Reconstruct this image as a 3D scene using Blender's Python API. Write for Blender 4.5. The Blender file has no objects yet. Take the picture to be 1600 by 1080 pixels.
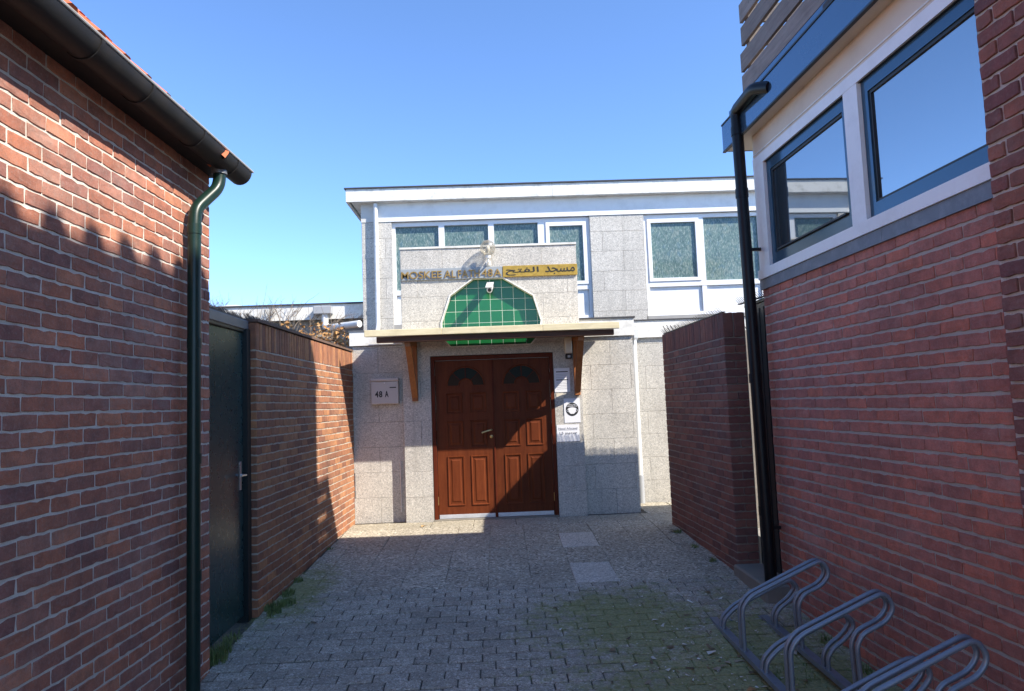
import bpy, math, random
import numpy as np
from mathutils import Vector, Matrix, noise as mnoise
random.seed(7)
SC = bpy.context.scene
COL = SC.collection
R = math.radians

# ------------------------------------------------------------------ camera
F_PX, PITCH, ROLL, YAW, CAM_Z = 1098.5, .08316, .03695, -.02119, 1.62
cd = bpy.data.cameras.new('camera'); cam = bpy.data.objects.new('camera', cd); COL.objects.link(cam)
cd.sensor_fit = 'HORIZONTAL'; cd.sensor_width = 36; cd.lens = 36*F_PX/1600; cd.clip_end = 2000; cd.clip_start = .05
def cam_axes():
    cp, sp, cr, sr, cy, sy = math.cos(PITCH), math.sin(PITCH), math.cos(ROLL), math.sin(ROLL), math.cos(YAW), math.sin(YAW)
    right, fwd, down = np.array([1, 0, 0.]), np.array([0, cp, sp]), np.array([0, sp, -cp])
    m = np.stack([cr*right+sr*down, -sr*right+cr*down, fwd], 1)
    return np.array([[cy, -sy, 0], [sy, cy, 0], [0, 0, 1]]) @ m
AX = cam_axes()
m4 = Matrix.Identity(4)
for i in range(3):
    m4[i][0] = AX[i, 0]; m4[i][1] = -AX[i, 1]; m4[i][2] = -AX[i, 2]
m4[2][3] = CAM_Z
cam.matrix_world = m4
SC.camera = cam
def px_size(p, ext=.2):
    """rough size in picture pixels of a piece at p, 0 when out of the frame (used only to choose which pieces become objects)"""
    q = AX.T @ (np.array(p, float) - np.array([0, 0, CAM_Z]))
    if q[2] < .2: return 0
    u, v = 800+F_PX*q[0]/q[2], 540+F_PX*q[1]/q[2]
    if u < -40 or u > 1640 or v < -40 or v > 1120: return 0
    return ext*F_PX/q[2]

# ------------------------------------------------------------------ world, sun, exposure
SUN = Vector((-1.75, 1.0, -1.72)).normalized()
elev = math.asin(-SUN.z); az = math.atan2(-SUN.x, -SUN.y)
w = bpy.data.worlds.new('World'); SC.world = w; w.use_nodes = True
nt = w.node_tree; nt.nodes.clear()
sky = nt.nodes.new('ShaderNodeTexSky'); sky.sky_type = 'NISHITA'; sky.sun_disc = False
sky.sun_elevation = elev; sky.sun_rotation = az
sky.air_density = .72; sky.dust_density = 0.0; sky.ozone_density = 7.0
bg = nt.nodes.new('ShaderNodeBackground'); bg.inputs['Strength'].default_value = .15
wo = nt.nodes.new('ShaderNodeOutputWorld')
nt.links.new(sky.outputs[0], bg.inputs[0]); nt.links.new(bg.outputs[0], wo.inputs[0])
sl = bpy.data.lights.new('sun', 'SUN'); sl.energy = 3.6; sl.angle = R(.53); sl.color = (1, .93, .82)
so = bpy.data.objects.new('sun', sl); COL.objects.link(so); so.rotation_euler = SUN.to_track_quat('-Z', 'Y').to_euler()
SC.view_settings.view_transform = 'Standard'; SC.view_settings.look = 'None'
SC.view_settings.exposure = 1.32; SC.view_settings.gamma = 1; SC.view_settings.use_curve_mapping = False
SC.render.engine = 'CYCLES'
SC.cycles.max_bounces = 8; SC.cycles.glossy_bounces = 4; SC.cycles.caustics_reflective = False; SC.cycles.caustics_refractive = False

# ------------------------------------------------------------------ materials
class NT:
    def __init__(s, name):
        s.m = bpy.data.materials.new(name); s.m.use_nodes = True
        s.t = s.m.node_tree; s.t.nodes.clear()
        s.o = s.n('OutputMaterial'); s.b = s.n('BsdfPrincipled'); s.l(s.b, 0, s.o, 'Surface')
    def n(s, k, **kw):
        x = s.t.nodes.new('ShaderNode'+k)
        for a, v in kw.items(): setattr(x, a, v)
        return x
    def l(s, a, i, b, j): s.t.links.new(a.outputs[i], b.inputs[j])
    def math(s, op, a, b=None, clamp=False):
        x = s.n('Math', operation=op); x.use_clamp = clamp
        for i, v in enumerate((a, b)):
            if v is None: continue
            if isinstance(v, (int, float)): x.inputs[i].default_value = v
            else: s.l(v[0], v[1], x, i)
        return (x, 0)
    def ramp(s, src, stops, interp='LINEAR'):
        r = s.n('ValToRGB'); r.color_ramp.interpolation = interp
        e = r.color_ramp.elements
        while len(e) < len(stops): e.new(.5)
        for k, (p, c) in enumerate(stops): e[k].position = p; e[k].color = (*c, 1) if len(c) == 3 else c
        s.l(src[0], src[1], r, 0); return (r, 0)
    def mix(s, fac, a, b, mode='MIX'):
        x = s.n('MixRGB', blend_type=mode)
        for i, v in enumerate((fac, a, b)):
            if isinstance(v, (int, float)): x.inputs[i].default_value = v
            elif len(v) == 2 and not isinstance(v[0], (int, float)): s.l(v[0], v[1], x, i)
            else: x.inputs[i].default_value = (*v, 1)
        return (x, 0)
    def pos(s):
        return (s.n('NewGeometry'), 'Position')
    def noise(s, scale, detail=3, rough=.55, vec=None, dim='3D'):
        x = s.n('TexNoise'); x.inputs['Scale'].default_value = scale; x.inputs['Detail'].default_value = detail; x.inputs['Roughness'].default_value = rough
        v = vec or s.pos(); s.l(v[0], v[1], x, 'Vector'); return (x, 0)
    def scaled(s, sc, vec=None, loc=(0, 0, 0)):
        x = s.n('Mapping'); x.inputs['Scale'].default_value = sc; x.inputs['Location'].default_value = loc
        v = vec or s.pos(); s.l(v[0], v[1], x, 0); return (x, 0)
    def vor(s, scale, feat='F1', vec=None, out=0):
        x = s.n('TexVoronoi', feature=feat); x.inputs['Scale'].default_value = scale
        v = vec or s.pos(); s.l(v[0], v[1], x, 'Vector'); return (x, out)
    def rnd(s):
        a = s.n('Attribute'); a.attribute_name = 'rnd'
        o = s.n('ObjectInfo')
        return s.math('FRACT', s.math('ADD', (a, 'Fac'), (o, 'Random')))
    def bump(s, h, strength=.3, dist=.003):
        x = s.n('Bump'); x.inputs['Strength'].default_value = strength; x.inputs['Distance'].default_value = dist
        s.l(h[0], h[1], x, 'Height'); s.l(x, 0, s.b, 'Normal'); return x
    def set(s, **kw):
        for k, v in kw.items():
            i = s.b.inputs[k]
            if isinstance(v, (int, float)): i.default_value = v
            elif isinstance(v[0], (int, float)): i.default_value = (*v, 1) if len(v) == 3 else v
            else: s.l(v[0], v[1], s.b, k)
        return s.m
def C(v, k): return tuple(min(1, c*k) for c in v)

def brick_mat(name, cols, stain=.35, grime=(.07, .055, .05), pale=(.44, .36, .31), k=1.5):
    cols = [C(c, k) for c in cols]; n = NT(name); r = n.rnd()
    base = n.ramp(r, [((i+.0)/len(cols), c) for i, c in enumerate(cols)], 'LINEAR')
    off = n.n('VectorMath', operation='ADD'); n.l(*n.pos(), off, 0)
    cx = n.n('CombineXYZ'); a = n.math('MULTIPLY', r, 37.0); n.l(*a, cx, 0); n.l(*a, cx, 2); n.l(cx, 0, off, 1)
    v = (off, 0)
    n1 = n.noise(14, 5, .65, v); n2 = n.noise(70, 4, .6, v); n3 = n.noise(260, 2, .5, v)
    c = n.mix(n.ramp(n1, [(.38, (0, 0, 0)), (.72, (1, 1, 1))]), base, n.mix(.5, base, grime), 'MIX')
    c = n.mix(n.math('MULTIPLY', n.ramp(n2, [(.5, (0, 0, 0)), (.78, (1, 1, 1))]), stain), c, pale)
    c = n.mix(n.math('MULTIPLY', n.ramp(n3, [(.52, (0, 0, 0)), (.7, (1, 1, 1))]), .35), c, C(grime, .6))
    eff = n.noise(1.7, 6, .7, n.scaled((1, 1, 1.6), loc=(7, 3, 5)))
    c = n.mix(n.math('MULTIPLY', n.ramp(eff, [(.52, (0, 0, 0)), (.72, (1, 1, 1))]), .30), c, C(pale, 1.15))
    big = n.noise(.9, 4, .6)
    c = n.mix(n.math('MULTIPLY', n.ramp(big, [(.42, (0, 0, 0)), (.7, (1, 1, 1))]), .3), c, grime)
    h = n.math('ADD', n.math('MULTIPLY', n2, .7), n.math('MULTIPLY', n3, .5))
    n.bump(h, .55, .004)
    return n.set(**{'Base Color': c, 'Roughness': .88, 'Specular IOR Level': .25})
def mortar_mat(name, c1, c2, sc=1.0):
    n = NT(name); a = n.noise(22*sc, 5, .6); b = n.noise(190, 3, .6); g = n.noise(1.1, 4, .6)
    c = n.mix(a, c1, c2); c = n.mix(n.math('MULTIPLY', n.ramp(b, [(.5, (0, 0, 0)), (.7, (1, 1, 1))]), .3), c, C(c1, .45))
    c = n.mix(n.math('MULTIPLY', n.ramp(g, [(.45, (0, 0, 0)), (.7, (1, 1, 1))]), .35), c, C(c1, .5))
    n.bump(n.math('ADD', a, b), .7, .006)
    return n.set(**{'Base Color': c, 'Roughness': .95, 'Specular IOR Level': .15})
def plain(name, col, rough=.5, metal=0, var=.15, sc=9, spec=.5, bump=0, dirt=None, dsc=3):
    n = NT(name); a = n.noise(sc, 5, .65)
    c = n.mix(a, C(col, 1-var), C(col, 1+var))
    if dirt:
        d = n.noise(dsc, 6, .7); c = n.mix(n.math('MULTIPLY', n.ramp(d, [(.48, (0, 0, 0)), (.75, (1, 1, 1))]), dirt[1]), c, dirt[0])
    if bump: n.bump(n.noise(sc*12, 3), bump, .002)
    rr = n.math('ADD', n.math('MULTIPLY', n.noise(sc*2, 4), .15), rough-.07)
    return n.set(**{'Base Color': c, 'Roughness': rr, 'Metallic': float(metal), 'Specular IOR Level': spec})
def speckle(name, base, dark, light, scale, dens=.5, var=.12, rough=.7, bump=.25, moss=False, stain=.35, streak=False):
    n = NT(name); r = n.rnd()
    v1 = n.vor(scale, 'F1', out='Color'); sep = n.n('SeparateColor'); n.l(*v1, sep, 0)
    v2 = n.vor(scale*2.1, 'F1', out='Color'); sep2 = n.n('SeparateColor'); n.l(*v2, sep2, 0)
    c = n.ramp((sep, 0), [(0, dark), (.25, C(base, .8)), (.55, base), (.85, C(base, 1.25)), (1, light)])
    c2 = n.ramp((sep2, 1), [(0, dark), (.3, base), (.75, base), (1, light)])
    c = n.mix(dens, c, c2)
    c = n.mix(1, c, n.ramp(r, [(0, (1-var,)*3), (1, (1+var,)*3)]), 'MULTIPLY') if False else n.mix(.999, c, n.ramp(r, [(0, (1-2*var,)*3), (1, (1, 1, 1))]), 'MULTIPLY')
    g = n.noise(1.3, 5, .65)
    c = n.mix(n.math('MULTIPLY', n.ramp(g, [(.4, (0, 0, 0)), (.68, (1, 1, 1))]), stain), c, C(base, .42))
    g2 = n.noise(11, 4, .65)
    c = n.mix(n.math('MULTIPLY', n.ramp(g2, [(.48, (0, 0, 0)), (.75, (1, 1, 1))]), stain*.7), c, C(base, .5))
    if streak:
        s1 = n.noise(1, 4, .6, n.scaled((14, 14, .7)))
        c = n.mix(n.math('MULTIPLY', n.ramp(s1, [(.5, (0, 0, 0)), (.72, (1, 1, 1))]), .3), c, C(base, .5))
    if moss:
        # moss grows where it is damp: a patch of its own round the cycle rack and along the left wall
        p = n.n('SeparateXYZ'); n.l(*n.pos(), p, 0)
        def blob(x, y, rx, ry):
            dx = n.math('DIVIDE', n.math('SUBTRACT', (p, 0), x), rx); dy = n.math('DIVIDE', n.math('SUBTRACT', (p, 1), y), ry)
            return n.math('SUBTRACT', 1.0, n.math('SQRT', n.math('ADD', n.math('POWER', n.math('ABSOLUTE', dx), 2.0), n.math('POWER', n.math('ABSOLUTE', dy), 2.0))))
        mk = n.math('MAXIMUM', n.math('MAXIMUM', blob(1.5, 3.9, 1.45, 1.9), blob(.85, 5.1, .85, .85)), n.math('MULTIPLY', blob(-1.75, 6.0, .4, 1.0), .75))
        mn = n.math('ADD', n.math('MULTIPLY', n.noise(5, 6, .75), .6), n.math('MULTIPLY', n.noise(28, 4, .7), .4))
        mask = n.ramp(n.math('ADD', n.math('MULTIPLY', mk, .75), n.math('MULTIPLY', n.math('SUBTRACT', mn, .5), 2.6)), [(.05, (0, 0, 0)), (.42, (1, 1, 1))])
        mc = n.ramp(n.noise(45, 4, .6), [(.3, (.13, .15, .035)), (.7, (.32, .33, .10))])
        c = n.mix(n.math('MULTIPLY', mask, .72), c, mc)
    n.bump(n.math('ADD', (sep, 0), n.math('MULTIPLY', n.noise(40, 3), .8)), bump, .004)
    return n.set(**{'Base Color': c, 'Roughness': rough, 'Specular IOR Level': .35})
def wood(name, c1, c2, sc=(40, 40, 4), rough=.7, knots=False, spec=.3):
    n = NT(name); v = n.scaled(sc)
    a = n.noise(1, 6, .7, v); r = n.rnd()
    c = n.mix(n.ramp(a, [(.3, (0, 0, 0)), (.7, (1, 1, 1))]), c1, c2)
    c = n.mix(.999, c, n.ramp(r, [(0, (.72,)*3), (1, (1, 1, 1))]), 'MULTIPLY')
    c = n.mix(n.math('MULTIPLY', n.ramp(n.noise(5, 5, .65), [(.5, (0, 0, 0)), (.75, (1, 1, 1))]), .35), c, C(c1, .5))
    if knots: c = n.mix(n.ramp(n.vor(4.5), [(.03, (1, 1, 1)), (.07, (0, 0, 0))]), c, C(c1, .25))
    n.bump(a, .3, .003)
    return n.set(**{'Base Color': c, 'Roughness': rough, 'Specular IOR Level': spec})
def glassy(name, dark, blend, tint=(.92, .96, 1), rough=.02, pattern=None):
    n = NT(name); lw = n.n('LayerWeight'); lw.inputs['Blend'].default_value = blend
    g = n.n('BsdfGlossy'); g.inputs['Roughness'].default_value = rough; g.inputs['Color'].default_value = (*tint, 1)
    mx = n.n('MixShader')
    if pattern: c = pattern(n)
    else: c = n.mix(n.noise(3, 4), C(dark, .8), C(dark, 1.2))
    n.set(**{'Base Color': c, 'Roughness': .6, 'Specular IOR Level': .2})
    fr = n.math('MULTIPLY', (lw, 'Fresnel'), 1.0, True)
    wv = n.n('Bump'); wv.inputs['Strength'].default_value = .04; wv.inputs['Distance'].default_value = .004
    nn = n.noise(2.2, 2); n.l(*nn, wv, 'Height'); n.l(wv, 0, g, 'Normal')
    n.l(*fr, mx, 0); n.l(n.b, 0, mx, 1); n.l(g, 0, mx, 2); n.l(mx, 0, n.o, 'Surface')
    return n.m
M = {}
M['brick_left'] = brick_mat('brick_left', [(.27, .10, .06), (.34, .12, .065), (.20, .085, .062), (.31, .135, .09), (.17, .07, .058), (.37, .145, .08), (.25, .095, .06)], k=1.75)
M['mortar_left'] = mortar_mat('mortar_left', (.60, .55, .48), (.76, .71, .62))
M['brick_garden'] = brick_mat('brick_garden', [(.23, .095, .05), (.31, .13, .062), (.18, .075, .045), (.26, .105, .055), (.35, .155, .07)], stain=.2, pale=(.4, .26, .16))
M['mortar_garden'] = mortar_mat('mortar_garden', (.46, .41, .34), (.58, .52, .43))
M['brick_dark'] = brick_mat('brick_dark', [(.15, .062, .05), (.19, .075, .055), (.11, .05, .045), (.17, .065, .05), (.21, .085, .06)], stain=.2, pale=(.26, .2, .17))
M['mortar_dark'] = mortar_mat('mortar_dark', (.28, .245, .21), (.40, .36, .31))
M['brick_right'] = brick_mat('brick_right', [(.33, .115, .085), (.39, .13, .085), (.27, .105, .085), (.36, .14, .105), (.30, .115, .09)], stain=.3, pale=(.5, .38, .33), k=1.65)
M['mortar_right'] = mortar_mat('mortar_right', (.42, .385, .34), (.55, .51, .46))
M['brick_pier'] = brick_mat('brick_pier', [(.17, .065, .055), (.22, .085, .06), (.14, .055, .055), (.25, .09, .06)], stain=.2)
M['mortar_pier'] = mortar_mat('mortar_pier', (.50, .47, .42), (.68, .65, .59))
M['paver'] = speckle('paver', (.49, .435, .34), (.14, .12, .095), (1, .93, .8), 95, .45, .12, .9, .7, moss=True, stain=.4)
M['joint'] = speckle('joint', (.08, .072, .055), (.015, .015, .012), (.09, .085, .07), 120, moss=True)
M['street'] = speckle('street', (.34, .32, .29), (.12, .115, .1), (.6, .57, .52), 60, .5, .1, .9, .4)
M['slab'] = speckle('slab', (.48, .425, .325), (.04, .035, .028), (1, .93, .76), 62, .3, .08, .9, .8, moss=True, stain=.3)
M['slab_pale'] = speckle('slab_pale', (.62, .56, .46), (.16, .145, .12), (.9, .87, .8), 70, .5, .06, .85, .4, stain=.2)
M['gravel_slab'] = speckle('gravel_slab', (.46, .41, .31), (.12, .11, .09), (.85, .8, .66), 62, .45, .1, .85, .6, stain=.3)
M['granite'] = speckle('granite', (.60, .565, .50), (.2, .195, .18), (.9, .86, .79), 105, .45, .05, .55, .06, stain=.22, streak=True)
M['grout'] = plain('grout', (.36, .345, .32), .9)
M['white'] = plain('white_paint', (.82, .82, .80), .4, var=.04, dirt=((.42, .40, .36), .3))
M['white_dirty'] = plain('white_dirty', (.78, .76, .70), .6, var=.06, dirt=((.30, .28, .23), .6), dsc=6, bump=.1)
M['upvc'] = plain('upvc', (.80, .80, .80), .3, var=.03, dirt=((.5, .5, .48), .2))
M['cream'] = plain('cream_board', (.66, .55, .42), .55, var=.06, dirt=((.4, .3, .2), .3))
M['roof_dark'] = plain('roof_felt', (.05, .05, .055), .8, var=.2)
M['blue_panel'] = glassy('blue_panel', (.02, .045, .075), .62, (.55, .72, .9), .06)
M['blue_frame'] = glassy('blue_frame', (.015, .05, .085), .45, (.5, .68, .85), .12)
M['black'] = plain('black_rubber', (.012, .012, .013), .5)
M['pane'] = glassy('pane', (.012, .02, .026), .80)
def film(n):
    v = n.scaled((26, 26, 14)); a = n.vor(1, 'F1', v, 'Color'); s = n.n('SeparateColor'); n.l(*a, s, 0)
    b = n.noise(60, 4, .7, n.scaled((1, 1, .35)))
    c = n.ramp(b, [(.25, (.04, .075, .075)), (.46, (.09, .15, .14)), (.56, (.19, .25, .225)), (.66, (.42, .47, .43)), (.8, (.09, .16, .18))])
    c2 = n.ramp((s, 0), [(0, (.04, .09, .09)), (.5, (.10, .18, .15)), (.85, (.20, .24, .2)), (1, (.07, .16, .2))])
    return n.mix(.4, c, c2)
M['film'] = glassy('patterned_film_glass', (.1, .2, .2), .30, rough=.08, pattern=film)
M['zinc'] = plain('zinc', (.20, .205, .21), .5, .6, var=.2, dirt=((.10, .09, .085), .5))
M['gutter_dark'] = plain('gutter_dark', (.014, .014, .015), .6, 0, var=.3, dirt=((.045, .035, .026), .5), dsc=5, spec=.3)
M['gutter_lip'] = plain('gutter_lip', (.42, .42, .41), .5, .3)
M['green_pipe'] = plain('green_pipe', (.008, .026, .019), .34, var=.2, dirt=((.03, .04, .035), .3), dsc=12, spec=.35)
M['black_pipe'] = plain('black_pipe', (.006, .0065, .008), .38, var=.2, dirt=((.025, .025, .025), .3), dsc=14, spec=.25)
M['white_pipe'] = plain('white_pipe', (.72, .72, .70), .4, var=.05, dirt=((.4, .37, .3), .4), dsc=6)
M['grey_pipe'] = plain('grey_pipe', (.36, .37, .38), .45, var=.08)
M['green_door'] = plain('green_door', (.010, .042, .042), .28, var=.15, dirt=((.02, .055, .055), .3), dsc=2)
M['dark_frame'] = plain('dark_frame', (.008, .014, .015), .4)
M['steel'] = plain('galvanised', (.24, .28, .32), .38, .35, var=.25, dirt=((.11, .13, .15), .6), dsc=18)
M['bright_metal'] = plain('bright_metal', (.72, .72, .72), .3, .9)
M['alu'] = plain('aluminium', (.62, .63, .65), .45, .4, dirt=((.35, .33, .3), .4), dsc=20)
M['brass'] = plain('brass', (.72, .50, .20), .3, .9)
M['door'] = wood('door_wood', (.12, .027, .009), (.20, .050, .016), (30, 30, 3), .5, spec=.12)
M['door_frame'] = wood('door_frame_wood', (.09, .017, .007), (.14, .028, .010), (30, 30, 3), .5, spec=.12)
M['bracket'] = wood('bracket_wood', (.30, .105, .035), (.44, .18, .06), (40, 40, 5), .55)
M['beam'] = wood('beam_wood', (.075, .032, .016), (.12, .05, .024), (5, 40, 40), .6)
M['canopy_edge'] = wood('canopy_edge_board', (.66, .56, .34), (.82, .72, .48), (4, 40, 30), .75)
M['grey_wood'] = wood('weathered_wood', (.19, .16, .145), (.31, .27, .245), (50, 3, 50), .85, knots=True)
M['green_tile'] = (lambda n: n.set(**{'Base Color': n.mix(.999, n.mix(n.noise(9, 4), (.008, .115, .034), (.014, .155, .048)), n.ramp(n.rnd(), [(0, (.78,)*3), (1, (1, 1, 1))]), 'MULTIPLY'), 'Roughness': .18, 'Specular IOR Level': .5}))(NT('green_tile'))
M['tile_grout'] = plain('tile_grout', (.66, .72, .60), .8)
M['gold'] = plain('gold_plate', (.46, .295, .05), .42, .25, var=.35, sc=30, dirt=((.20, .11, .01), .55), dsc=22)
M['gold_letter'] = plain('gold_letter', (.36, .225, .065), .4, .3, var=.3, sc=20, dirt=((.14, .09, .04), .5), dsc=15)
M['sign_bar'] = plain('sign_bar', (.335, .36, .37), .5, .1, var=.08)
M['ink'] = plain('ink', (.018, .018, .02), .6)
M['grey_ink'] = plain('grey_ink', (.30, .30, .32), .6)
M['paper'] = plain('paper', (.80, .80, .82), .6, var=.03)
M['mailbox'] = plain('mailbox', (.50, .475, .455), .45, .15, var=.06)
M['lamp_white'] = plain('lamp_white', (.74, .73, .70), .35)
M['lamp_cream'] = plain('lamp_cream', (.72, .65, .52), .5)
M['cement'] = plain('cement', (.22, .20, .165), .9, var=.2, bump=.2, dirt=((.14, .13, .11), .4))
M['lead'] = plain('lead', (.16, .175, .20), .55, .3, var=.3, sc=14, dirt=((.34, .35, .36), .5), dsc=8)
M['rust'] = plain('rust_coping', (.14, .085, .06), .8, var=.3)
M['plaster'] = plain('plaster', (.62, .60, .56), .85, var=.08)
M['spike'] = plain('spike_plastic', (.055, .046, .04), .5)
M['roof_tile'] = (lambda n: n.set(**{'Base Color': n.mix(n.math('MULTIPLY', n.noise(18, 5), .6), n.ramp(n.rnd(), [(0, (.52, .115, .045)), (.5, (.62, .15, .055)), (1, (.46, .11, .05))]), (.30, .08, .04)), 'Roughness': .8}))(NT('roof_tile'))
M['twig'] = plain('twig', (.20, .155, .115), .9)
M['dry_leaf'] = (lambda n: n.set(**{'Base Color': n.ramp(n.rnd(), [(0, (.34, .17, .06)), (.4, (.46, .25, .09)), (.7, (.22, .10, .04)), (1, (.5, .33, .15))]), 'Roughness': .8}))(NT('dry_leaf'))
M['grass'] = (lambda n: n.set(**{'Base Color': n.ramp(n.noise(14, 3), [(.3, (.08, .12, .03)), (.7, (.2, .24, .07))]), 'Roughness': .7}))(NT('weed_green'))
M['amber_glass'] = glassy('amber_glass', (.03, .016, .006), .03)
M['green_glass'] = glassy('green_glass', (.012, .018, .013), .03)
def globe_mat():
    n = NT('globe_glass'); lw = n.n('LayerWeight'); lw.inputs['Blend'].default_value = .35
    t = n.n('BsdfTransparent'); t.inputs['Color'].default_value = (.86, .86, .84, 1); mx = n.n('MixShader')
    p = n.n('SeparateXYZ'); n.l(*n.pos(), p, 0)
    dust = n.math('MULTIPLY', n.math('SUBTRACT', 3.56, (p, 2)), 6.0, True)
    f = n.math('ADD', n.math('MULTIPLY', (lw, 'Fresnel'), .5), n.math('ADD', n.math('MULTIPLY', dust, .35), .12), True)
    n.set(**{'Base Color': (.62, .57, .48), 'Roughness': .08, 'Specular IOR Level': .6})
    n.l(*f, mx, 0); n.l(t, 0, mx, 1); n.l(n.b, 0, mx, 2); n.l(mx, 0, n.o, 'Surface'); return n.m
M['globe_glass'] = globe_mat()

# ------------------------------------------------------------------ mesh helpers
class MB:
    def __init__(s): s.v = []; s.f = []; s.r = []
    def add(s, vs, fs, rnd=None):
        b = len(s.v); s.v += [tuple(p) for p in vs]; s.f += [tuple(i+b for i in f) for f in fs]
        s.r += [(random.random() if rnd is None else rnd)]*len(fs); return s
    def box(s, x0, x1, y0, y1, z0, z1, bev=0, rnd=None):
        if bev:
            b = bev; q = []
            for (sx, sy, sz) in [(i, j, k) for i in (0, 1) for j in (0, 1) for k in (0, 1)]:
                X, Y, Z = (x0, x1)[sx], (y0, y1)[sy], (z0, z1)[sz]; dx, dy, dz = (b, -b)[sx], (b, -b)[sy], (b, -b)[sz]
                q += [(X, Y+dy, Z+dz), (X+dx, Y, Z+dz), (X+dx, Y+dy, Z)]
            I = lambda i, j, k, a: (i*4+j*2+k)*3+a
            fs = []
            for a in range(3):
                o = [x for x in range(3) if x != a]
                for side in (0, 1):
                    loop = []
                    for (p, r_) in ((0, 0), (1, 0), (1, 1), (0, 1)):
                        t = [0, 0, 0]; t[a] = side; t[o[0]] = p; t[o[1]] = r_; loop.append(I(*t, a))
                    fs.append(loop if (side == 1) ^ (a == 1) else loop[::-1])
            for a in range(3):
                o = [x for x in range(3) if x != a]
                for p in (0, 1):
                    for r_ in (0, 1):
                        t = [0, 0, 0]; t[o[0]] = p; t[o[1]] = r_; u = list(t); u[a] = 1
                        l = [I(*t, o[0]), I(*u, o[0]), I(*u, o[1]), I(*t, o[1])]; fs.append(l if (p ^ r_) ^ (a == 1) else l[::-1])
            for t in [(i, j, k) for i in (0, 1) for j in (0, 1) for k in (0, 1)]:
                l = [I(*t, 0), I(*t, 1), I(*t, 2)]; fs.append(l if sum(t) % 2 else l[::-1])
            return s.add(q, fs, rnd)
        v = [(x0, y0, z0), (x1, y0, z0), (x1, y1, z0), (x0, y1, z0), (x0, y0, z1), (x1, y0, z1), (x1, y1, z1), (x0, y1, z1)]
        return s.add(v, [(0, 3, 2, 1), (4, 5, 6, 7), (0, 1, 5, 4), (1, 2, 6, 5), (2, 3, 7, 6), (3, 0, 4, 7)], rnd)
    def prism(s, poly, y0, y1, chamfer=0):
        """poly in (x,z), counter-clockwise seen from -Y; front at y0"""
        n = len(poly)
        if chamfer:
            cx, cz = sum(p[0] for p in poly)/n, sum(p[1] for p in poly)/n
            def ins(p):
                d = math.hypot(p[0]-cx, p[1]-cz) or 1; k = max(0, 1-chamfer*1.3/d); return (cx+(p[0]-cx)*k, cz+(p[1]-cz)*k)
            v = [(ins(p)[0], y0, ins(p)[1]) for p in poly]+[(p[0], y0+chamfer, p[1]) for p in poly]+[(p[0], y1, p[1]) for p in poly]
            f = [tuple(range(n))]
            for k in range(2):
                for i in range(n): j = (i+1) % n; f.append((k*n+i, k*n+n+i, k*n+n+j, k*n+j))
            return s.add(v, f)
        v = [(p[0], y0, p[1]) for p in poly]+[(p[0], y1, p[1]) for p in poly]
        f = [tuple(range(n)), tuple(range(2*n-1, n-1, -1))]+[(i, n+i, n+(i+1) % n, (i+1) % n) for i in range(n)]
        return s.add(v, f)
    def beam(s, a, b, w_, h_, up=(0, 0, 1)):
        a, b = Vector(a), Vector(b); d = (b-a).normalized(); u = Vector(up); sd = d.cross(u).normalized(); u = sd.cross(d)
        v = [];
        for p in (a, b):
            for (i, j) in ((-1, -1), (1, -1), (1, 1), (-1, 1)): v.append(p+sd*i*w_/2+u*j*h_/2)
        return s.add(v, [(3, 2, 1, 0), (4, 5, 6, 7), (0, 1, 5, 4), (1, 2, 6, 5), (2, 3, 7, 6), (3, 0, 4, 7)])
    def tube(s, pts, r, n=10, caps=True):
        pts = [Vector(p) for p in pts]; rr = r if isinstance(r, (list, tuple)) else [r]*len(pts)
        t0 = (pts[1]-pts[0]).normalized(); nx = t0.orthogonal().normalized(); vs = []
        for i, p in enumerate(pts):
            t = (pts[min(i+1, len(pts)-1)]-pts[max(i-1, 0)]).normalized()
            nx = (nx-t*nx.dot(t)).normalized(); ny = t.cross(nx)
            for k in range(n):
                a = 2*math.pi*k/n; vs.append(p+(nx*math.cos(a)+ny*math.sin(a))*rr[i])
        fs = []
        for i in range(len(pts)-1):
            for k in range(n): fs.append((i*n+k, i*n+(k+1) % n, (i+1)*n+(k+1) % n, (i+1)*n+k))
        if caps: fs += [tuple(range(n-1, -1, -1)), tuple((len(pts)-1)*n+k for k in range(n))]
        return s.add(vs, fs)
    def lathe(s, c, prof, n=16, axis='z'):
        vs = [];
        for (r_, h) in prof:
            for k in range(n):
                a = 2*math.pi*k/n; x, y = r_*math.cos(a), r_*math.sin(a)
                p = (x, y, h) if axis == 'z' else (x, -h, y) if axis == 'y' else (h, x, y)
                vs.append((c[0]+p[0], c[1]+p[1], c[2]+p[2]))
        fs = [(i*n+k, i*n+(k+1) % n, (i+1)*n+(k+1) % n, (i+1)*n+k) for i in range(len(prof)-1) for k in range(n)]
        fs += [tuple(range(n-1, -1, -1)), tuple((len(prof)-1)*n+k for k in range(n))]
        return s.add(vs, fs)
    def mesh(s, name, mat, smooth=False, attr=True):
        me = bpy.data.meshes.new(name); me.from_pydata(s.v, [], s.f); me.materials.append(M[mat] if isinstance(mat, str) else mat)
        if attr:
            a = me.attributes.new('rnd', 'FLOAT', 'FACE'); a.data.foreach_set('value', s.r)
        if smooth:
            me.polygons.foreach_set('use_smooth', [True]*len(me.polygons))
            try: me.set_sharp_from_angle(angle=R(40))
            except Exception: pass
        me.update(); return me
    def obj(s, name, mat, parent=None, smooth=False, attr=False, kind=None, label=None):
        return link(name, s.mesh(name, mat, smooth, attr), parent, kind, label)
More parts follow.
